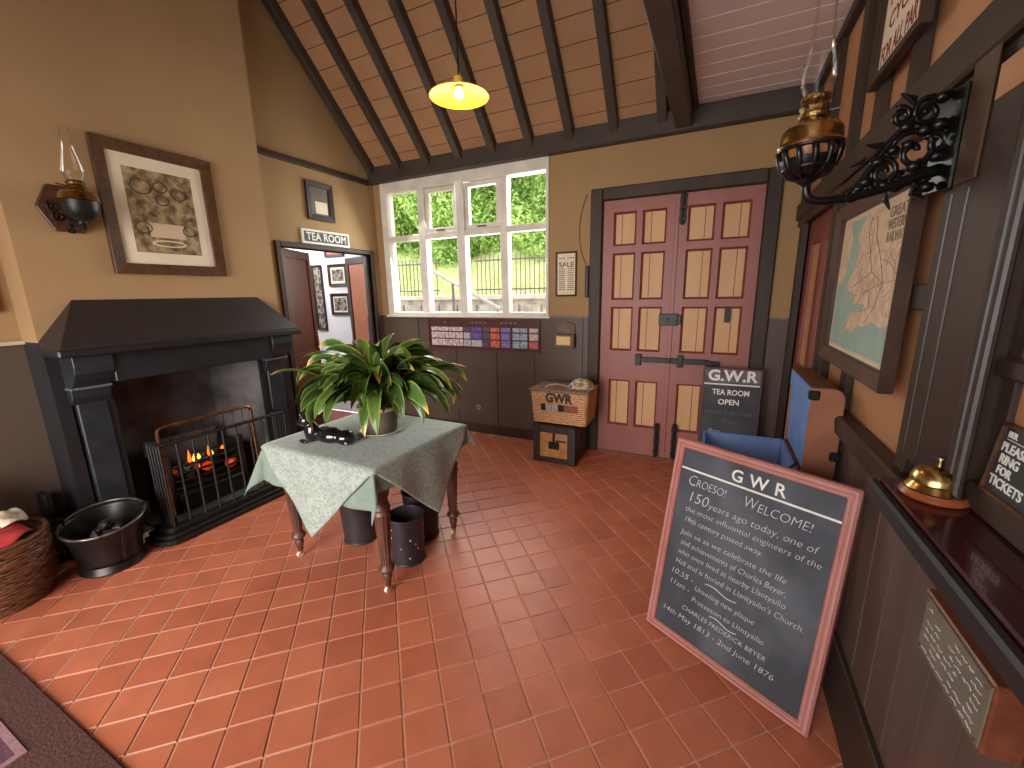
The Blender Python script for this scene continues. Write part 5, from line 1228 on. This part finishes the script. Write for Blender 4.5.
for k in range(7):
    z = 0.044-0.0155*k; x = -0.10
    while x < 0.085:
        w = rl.uniform(0.012, 0.035)
        if rl.random() < 0.8 and x+w < 0.104:
            MB(SM_).tube([(x+w*q/6, z+rl.uniform(-0.0025, 0.0025), 0.0033) for q in range(7)], 0.0010, 4).build('chalk_writing', M_chalkw, slt)
        x += w+0.007

# ------------------------------------------------------------------ counter bell
bl = thing('counter_bell', (0.458, 1.148, 1.0705), 'brass reception bell on a round wooden base on the counter ledge', 'bell')
b0 = Vector((0.458, 1.148, 1.0705))
MB().lathe([(0.04, 0.0), (0.056, 0.001), (0.059, 0.006), (0.057, 0.011), (0.053, 0.014), (0.052, 0.017), (0.02, 0.018)], b0, 36).build('wooden_base', pmat('orange_turned_wood', (164,88,50), (140,70,38), 14, 0.3), bl, smooth=True)
MB().lathe([(0.045, 0.018), (0.050, 0.020), (0.0465, 0.025), (0.043, 0.030), (0.040, 0.034)], b0, 36).build('bell_foot', M_brass, bl, smooth=True)
MB().lathe([(0.044, 0.036), (0.043, 0.043), (0.038, 0.056), (0.028, 0.065), (0.013, 0.070), (0.004, 0.071)], b0, 36).build('bell_dome', M_brass, bl, smooth=True)
MB().lathe([(0.006, 0.069), (0.0045, 0.080), (0.006, 0.086), (0.005, 0.089)], b0, 16).build('striker_post', M_brass, bl, smooth=True)
MB().lathe([(0.004, 0.0885), (0.013, 0.090), (0.013, 0.092), (0.003, 0.094)], b0, 18).build('push_button', pmat('steel_button', (190,186,190), (160,156,160), 12, 0.25, metallic=1.0), bl, smooth=True)

# ------------------------------------------------------------------ oil lamp on the right wall bracket
ol = thing('bracket_oil_lamp', (0.49, 1.48, 1.74), 'brass oil lamp with tall glass chimney on an ornate iron bracket, right wall', 'oil lamp')
A_ = Vector((0.512, 1.475, 0)); LP = Vector((0.186, 1.395, 0)); dl = (LP-A_); span = dl.length; dl.normalize()
BM = frameM(A_, dl, (0,0,1), dl.cross(Vector((0,0,1))))       # local x along arm, y up
MB().box(0.475, 0.4815, 1.30, 1.395, 1.745, 1.998)  .build('wall_block', pmat('dull_brown_timber', (86,60,42), (70,48,34), 6, 0.45, stretch=(3,3,0.4)), ol, bevel=0.006)
lc = Vector((LP.x, LP.y, 0))
M_jap = pmat('black_japanned_iron', (15,13,13), (21,19,18), 30, 0.3, metallic=0.2, bump=0.1)
LSC = Matrix.Translation((lc.x, lc.y, 1.868)) @ Matrix.Scale(0.84, 4) @ Matrix.Translation((-lc.x, -lc.y, -1.868))
pf = MB(BM); pf.box(0.032, 0.046, 1.745, 1.975, -0.045, 0.045); pf.build('wall_plate', M_jap, ol, bevel=0.004)
zA = 1.722
arm = bez((0.045, 1.80, 0), (0.14, 1.77, 0), (0.20, 1.742, 0), (span-0.05, 1.742, 0), 14)+bez((span-0.04, 1.742, 0), (span-0.005, 1.742, 0), (span, 1.758, 0), (span, 1.79, 0), 6)
MB(BM).tube(arm, [0.014-0.004*(k/20) for k in range(len(arm))], 8).build('arm', M_jap, ol, smooth='all')
def spiral(cx, cy, r0, r1, a0, turns, n=26, rad=0.006):
    return [(cx+(r0+(r1-r0)*k/n)*cos(a0+turns*2*pi*k/n), cy+(r0+(r1-r0)*k/n)*sin(a0+turns*2*pi*k/n), 0) for k in range(n+1)]
for cx, cy, r0, a0, tr in ((0.145, 1.925, 0.022, 1.0, 1.2), (0.195, 1.765, 0.022, 3.0, -1.2), (0.062, 1.86, 0.026, 0.5, 1.2), (0.13, 1.775, 0.024, 2.0, -1.2), (0.225, 1.75, 0.016, 0.0, 1.2), (0.105, 1.845, 0.052, 0.3, 1.4), (0.09, 1.93, 0.036, 2.4, -1.4), (0.165, 1.80, 0.034, 1.2, 1.3), (0.075, 1.785, 0.030, 3.8, 1.2)):
    MB(BM).tube(spiral(cx, cy, r0, 0.006, a0, tr), 0.0075, 6).build('scroll', M_jap, ol, smooth='all')
MB(BM).tube(bez((0.045, 1.965, 0), (0.10, 1.965, 0), (0.16, 1.88, 0), (0.235, 1.735, 0), 14), 0.008, 6).build('upper_arm', M_jap, ol, smooth='all')
for cx, cy, r in ((0.06, 1.90, 0.016), (0.13, 1.90, 0.014), (0.20, 1.78, 0.013), (0.15, 1.85, 0.012), (0.065, 1.96, 0.014), (0.24, 1.742, 0.011), (0.065, 1.76, 0.013), (0.125, 1.77, 0.011), (0.18, 1.825, 0.013), (0.16, 1.77, 0.012), (0.09, 1.89, 0.015), (0.10, 1.81, 0.014), (0.055, 1.83, 0.014), (0.215, 1.765, 0.011), (0.12, 1.86, 0.012)):
    m = MB(BM); m.sphere((cx, cy, 0), r, 10, 6, 1.3, 1.0, 1.0); m.build('leaf_boss', M_jap, ol, smooth='all')
for cx, cy, a in ((0.12, 1.955, 0.6), (0.175, 1.86, 0.2), (0.21, 1.83, -0.4), (0.10, 1.75, 3.6), (0.155, 1.745, 4.2)):
    m = MB(BM); c, s = cos(a), sin(a); m.prism([(cx, cy-0.008), (cx+0.04*c, cy+0.04*s), (cx-0.004, cy+0.012)], -0.006, 0.006); m.build('iron_leaf', M_jap, ol, bevel=0.002)
MB(LSC).lathe([(0.012, 1.765), (0.026, 1.775), (0.030, 1.785), (0.016, 1.792)], lc, 20).build('cup_foot', M_jap, ol, smooth=True)
for k in range(12):
    a = 2*pi*k/12
    MB(LSC).tube([lc+Vector((r*cos(a+tw), r*sin(a+tw), z)) for r, z, tw in ((0.020, 1.785, 0), (0.052, 1.797, 0.05), (0.071, 1.82, 0.1), (0.079, 1.845, 0.06), (0.081, 1.868, 0))], 0.0088, 6).build('holder_rib', M_jap, ol, smooth='all')
for z, r in ((1.868, 0.082), (1.812, 0.066)):
    MB(LSC).tube([lc+Vector((r*cos(2*pi*k/32), r*sin(2*pi*k/32), z)) for k in range(32)], 0.0065, 6, closed=True).build('holder_ring', M_jap, ol, smooth='all')
MB(LSC).lathe([(0.03, 1.786), (0.056, 1.795), (0.073, 1.817), (0.079, 1.836), (0.074, 1.840)], lc, 28).build('iron_bowl', M_jap, ol, smooth=True)
MB(LSC).lathe([(0.02, 1.805), (0.05, 1.815), (0.068, 1.84), (0.074, 1.866)], lc, 28, cap1=False).build('amber_font', pmat('amber_glass_font', (176,116,66), (150,96,54), 8, 0.25), ol, smooth=True)
MB(LSC).lathe([(0.074, 1.869), (0.0865, 1.871), (0.089, 1.876), (0.0835, 1.881), (0.0815, 1.888), (0.079, 1.915), (0.070, 1.928), (0.045, 1.937), (0.033, 1.941), (0.031, 1.95)], lc, 36).build('brass_reservoir', M_brass, ol, smooth=True)
M_brass2 = pmat('dull_pierced_brass', (150,118,66), (84,62,34), 90, 0.4, metallic=0.9, bump=0.5, detail=1)
MB(LSC).lathe([(0.030, 1.949), (0.039, 1.952), (0.041, 1.962), (0.034, 1.968), (0.037, 1.975), (0.040, 1.982), (0.036, 1.989), (0.033, 1.995), (0.038, 1.999), (0.038, 2.011), (0.032, 2.013)], lc, 30).build('burner_gallery', M_brass2, ol, smooth=True)
MB(LSC).cyl(lc+Vector((0.035, -0.01, 1.966)), lc+Vector((0.065, -0.02, 1.966)), 0.0035, n=6).build('wick_key', M_jap, ol)
gp = [(0.032, 2.008), (0.034, 2.02), (0.043, 2.045), (0.046, 2.065), (0.041, 2.095), (0.033, 2.13), (0.028, 2.17), (0.025, 2.24), (0.024, 2.38)]
MB(LSC).lathe(gp, lc, 32, cap0=False, cap1=False).build('glass_chimney', M_lampglass, ol, smooth='all')

# oil lamp on the chimney breast
o2 = thing('wall_oil_lamp', (-3.3, 1.17, 1.9), 'small oil lamp on a dark hexagonal wall plate left of the framed engraving', 'oil lamp')
WM = onleft(1.165, 2.025, XC)
hexp = [(-0.12, 0.0), (-0.062, 0.122), (0.062, 0.122), (0.12, 0.0), (0.062, -0.122), (-0.062, -0.122)]
MB(WM).prism(hexp, 0.002, 0.026).build('wall_plate', M_oak, o2, bevel=0.005)
L2 = Vector((-3.205, 1.185, 0))
MB().tube([(-3.325, 1.165, 2.0), (-3.29, 1.17, 1.955), (-3.24, 1.18, 1.94), (-3.205, 1.185, 1.955)], 0.016, 8).build('arm', M_iron, o2, smooth='all')
for k in range(8):
    a = 2*pi*k/8; MB().sphere(L2+Vector((0.05*cos(a), 0.05*sin(a), 2.01)), 0.026, 10, 6).build('iron_boss', M_iron, o2, smooth='all')
for (y, z) in ((1.11, 2.03), (1.125, 1.98), (1.21, 1.95), (1.17, 1.925), (1.22, 2.04)):
    m = MB(WM); m.tube(spiral(y-1.165, z-2.025, 0.028, 0.004, y*30, 1.3), 0.006, 5); m.M = None
    m.v = [p+Vector((0.032, 0, 0)) for p in m.v]; m.build('scroll', M_iron, o2, smooth='all')
MB().lathe([(0.02, 1.95), (0.05, 1.965), (0.074, 1.995), (0.08, 2.03), (0.082, 2.055)], L2, 26).build('iron_cup', M_iron, o2, smooth=True)
MB().lathe([(0.082, 2.056), (0.089, 2.06), (0.086, 2.067), (0.082, 2.09), (0.068, 2.105), (0.04, 2.112), (0.034, 2.12)], L2, 30).build('brass_reservoir', M_brass, o2, smooth=True)
MB().lathe([(0.034, 2.118), (0.046, 2.126), (0.036, 2.138), (0.042, 2.15), (0.032, 2.162)], L2, 24).build('burner', M_brass2, o2, smooth=True)
MB().cyl(L2+Vector((0.0, -0.03, 2.128)), L2+Vector((0.01, -0.085, 2.132)), 0.004, n=6).build('wick_key', M_brass, o2)
MB().lathe([(0.034, 2.155), (0.047, 2.19), (0.050, 2.21), (0.040, 2.26), (0.026, 2.32), (0.021, 2.36), (0.019, 2.44)], L2, 26, cap0=False, cap1=False).build('glass_chimney', M_lampglass, o2, smooth='all')

# ------------------------------------------------------------------ pendant lamp
PL = Vector((-1.245, 2.015, 2.49))
pd = thing('pendant_lamp', PL, 'lit pendant lamp with a round yellow enamel shade hanging from the roof', 'lamp')
M_shade = pmat('yellow_enamel_shade', (232,182,70), (222,170,60), 4, 0.4)
MB().lathe([(0.148, 0.0), (0.150, 0.002), (0.10, 0.022), (0.05, 0.04), (0.026, 0.05), (0.024, 0.085), (0.010, 0.09)], PL, 40, cap0=False).build('shade', M_shade, pd, smooth=True, solid=0.003)
MB().lathe([(0.004, -0.012), (0.016, -0.006), (0.022, 0.010), (0.018, 0.030), (0.012, 0.042)], PL, 18).build('bulb', emat('lit_bulb', (255,222,140), 14.0), pd, smooth='all')
MB().cyl(PL+Vector((0,0,0.04)), PL+Vector((0,0,0.075)), 0.014).build('lamp_holder', M_brass, pd)
MB().cyl(PL+Vector((0,0,0.088)), (PL.x, PL.y, roofz(PL.y)-0.02), 0.004, n=6).build('cord', M_iron, pd)
pl_ = bpy.data.lights.new('pendant_bulb', 'POINT'); pl_.energy = 6; pl_.color = (1.0, 0.70, 0.30); pl_.shadow_soft_size = 0.025
po = bpy.data.objects.new('pendant_bulb', pl_); COL.objects.link(po); po.location = PL+Vector((0,0,-0.04))
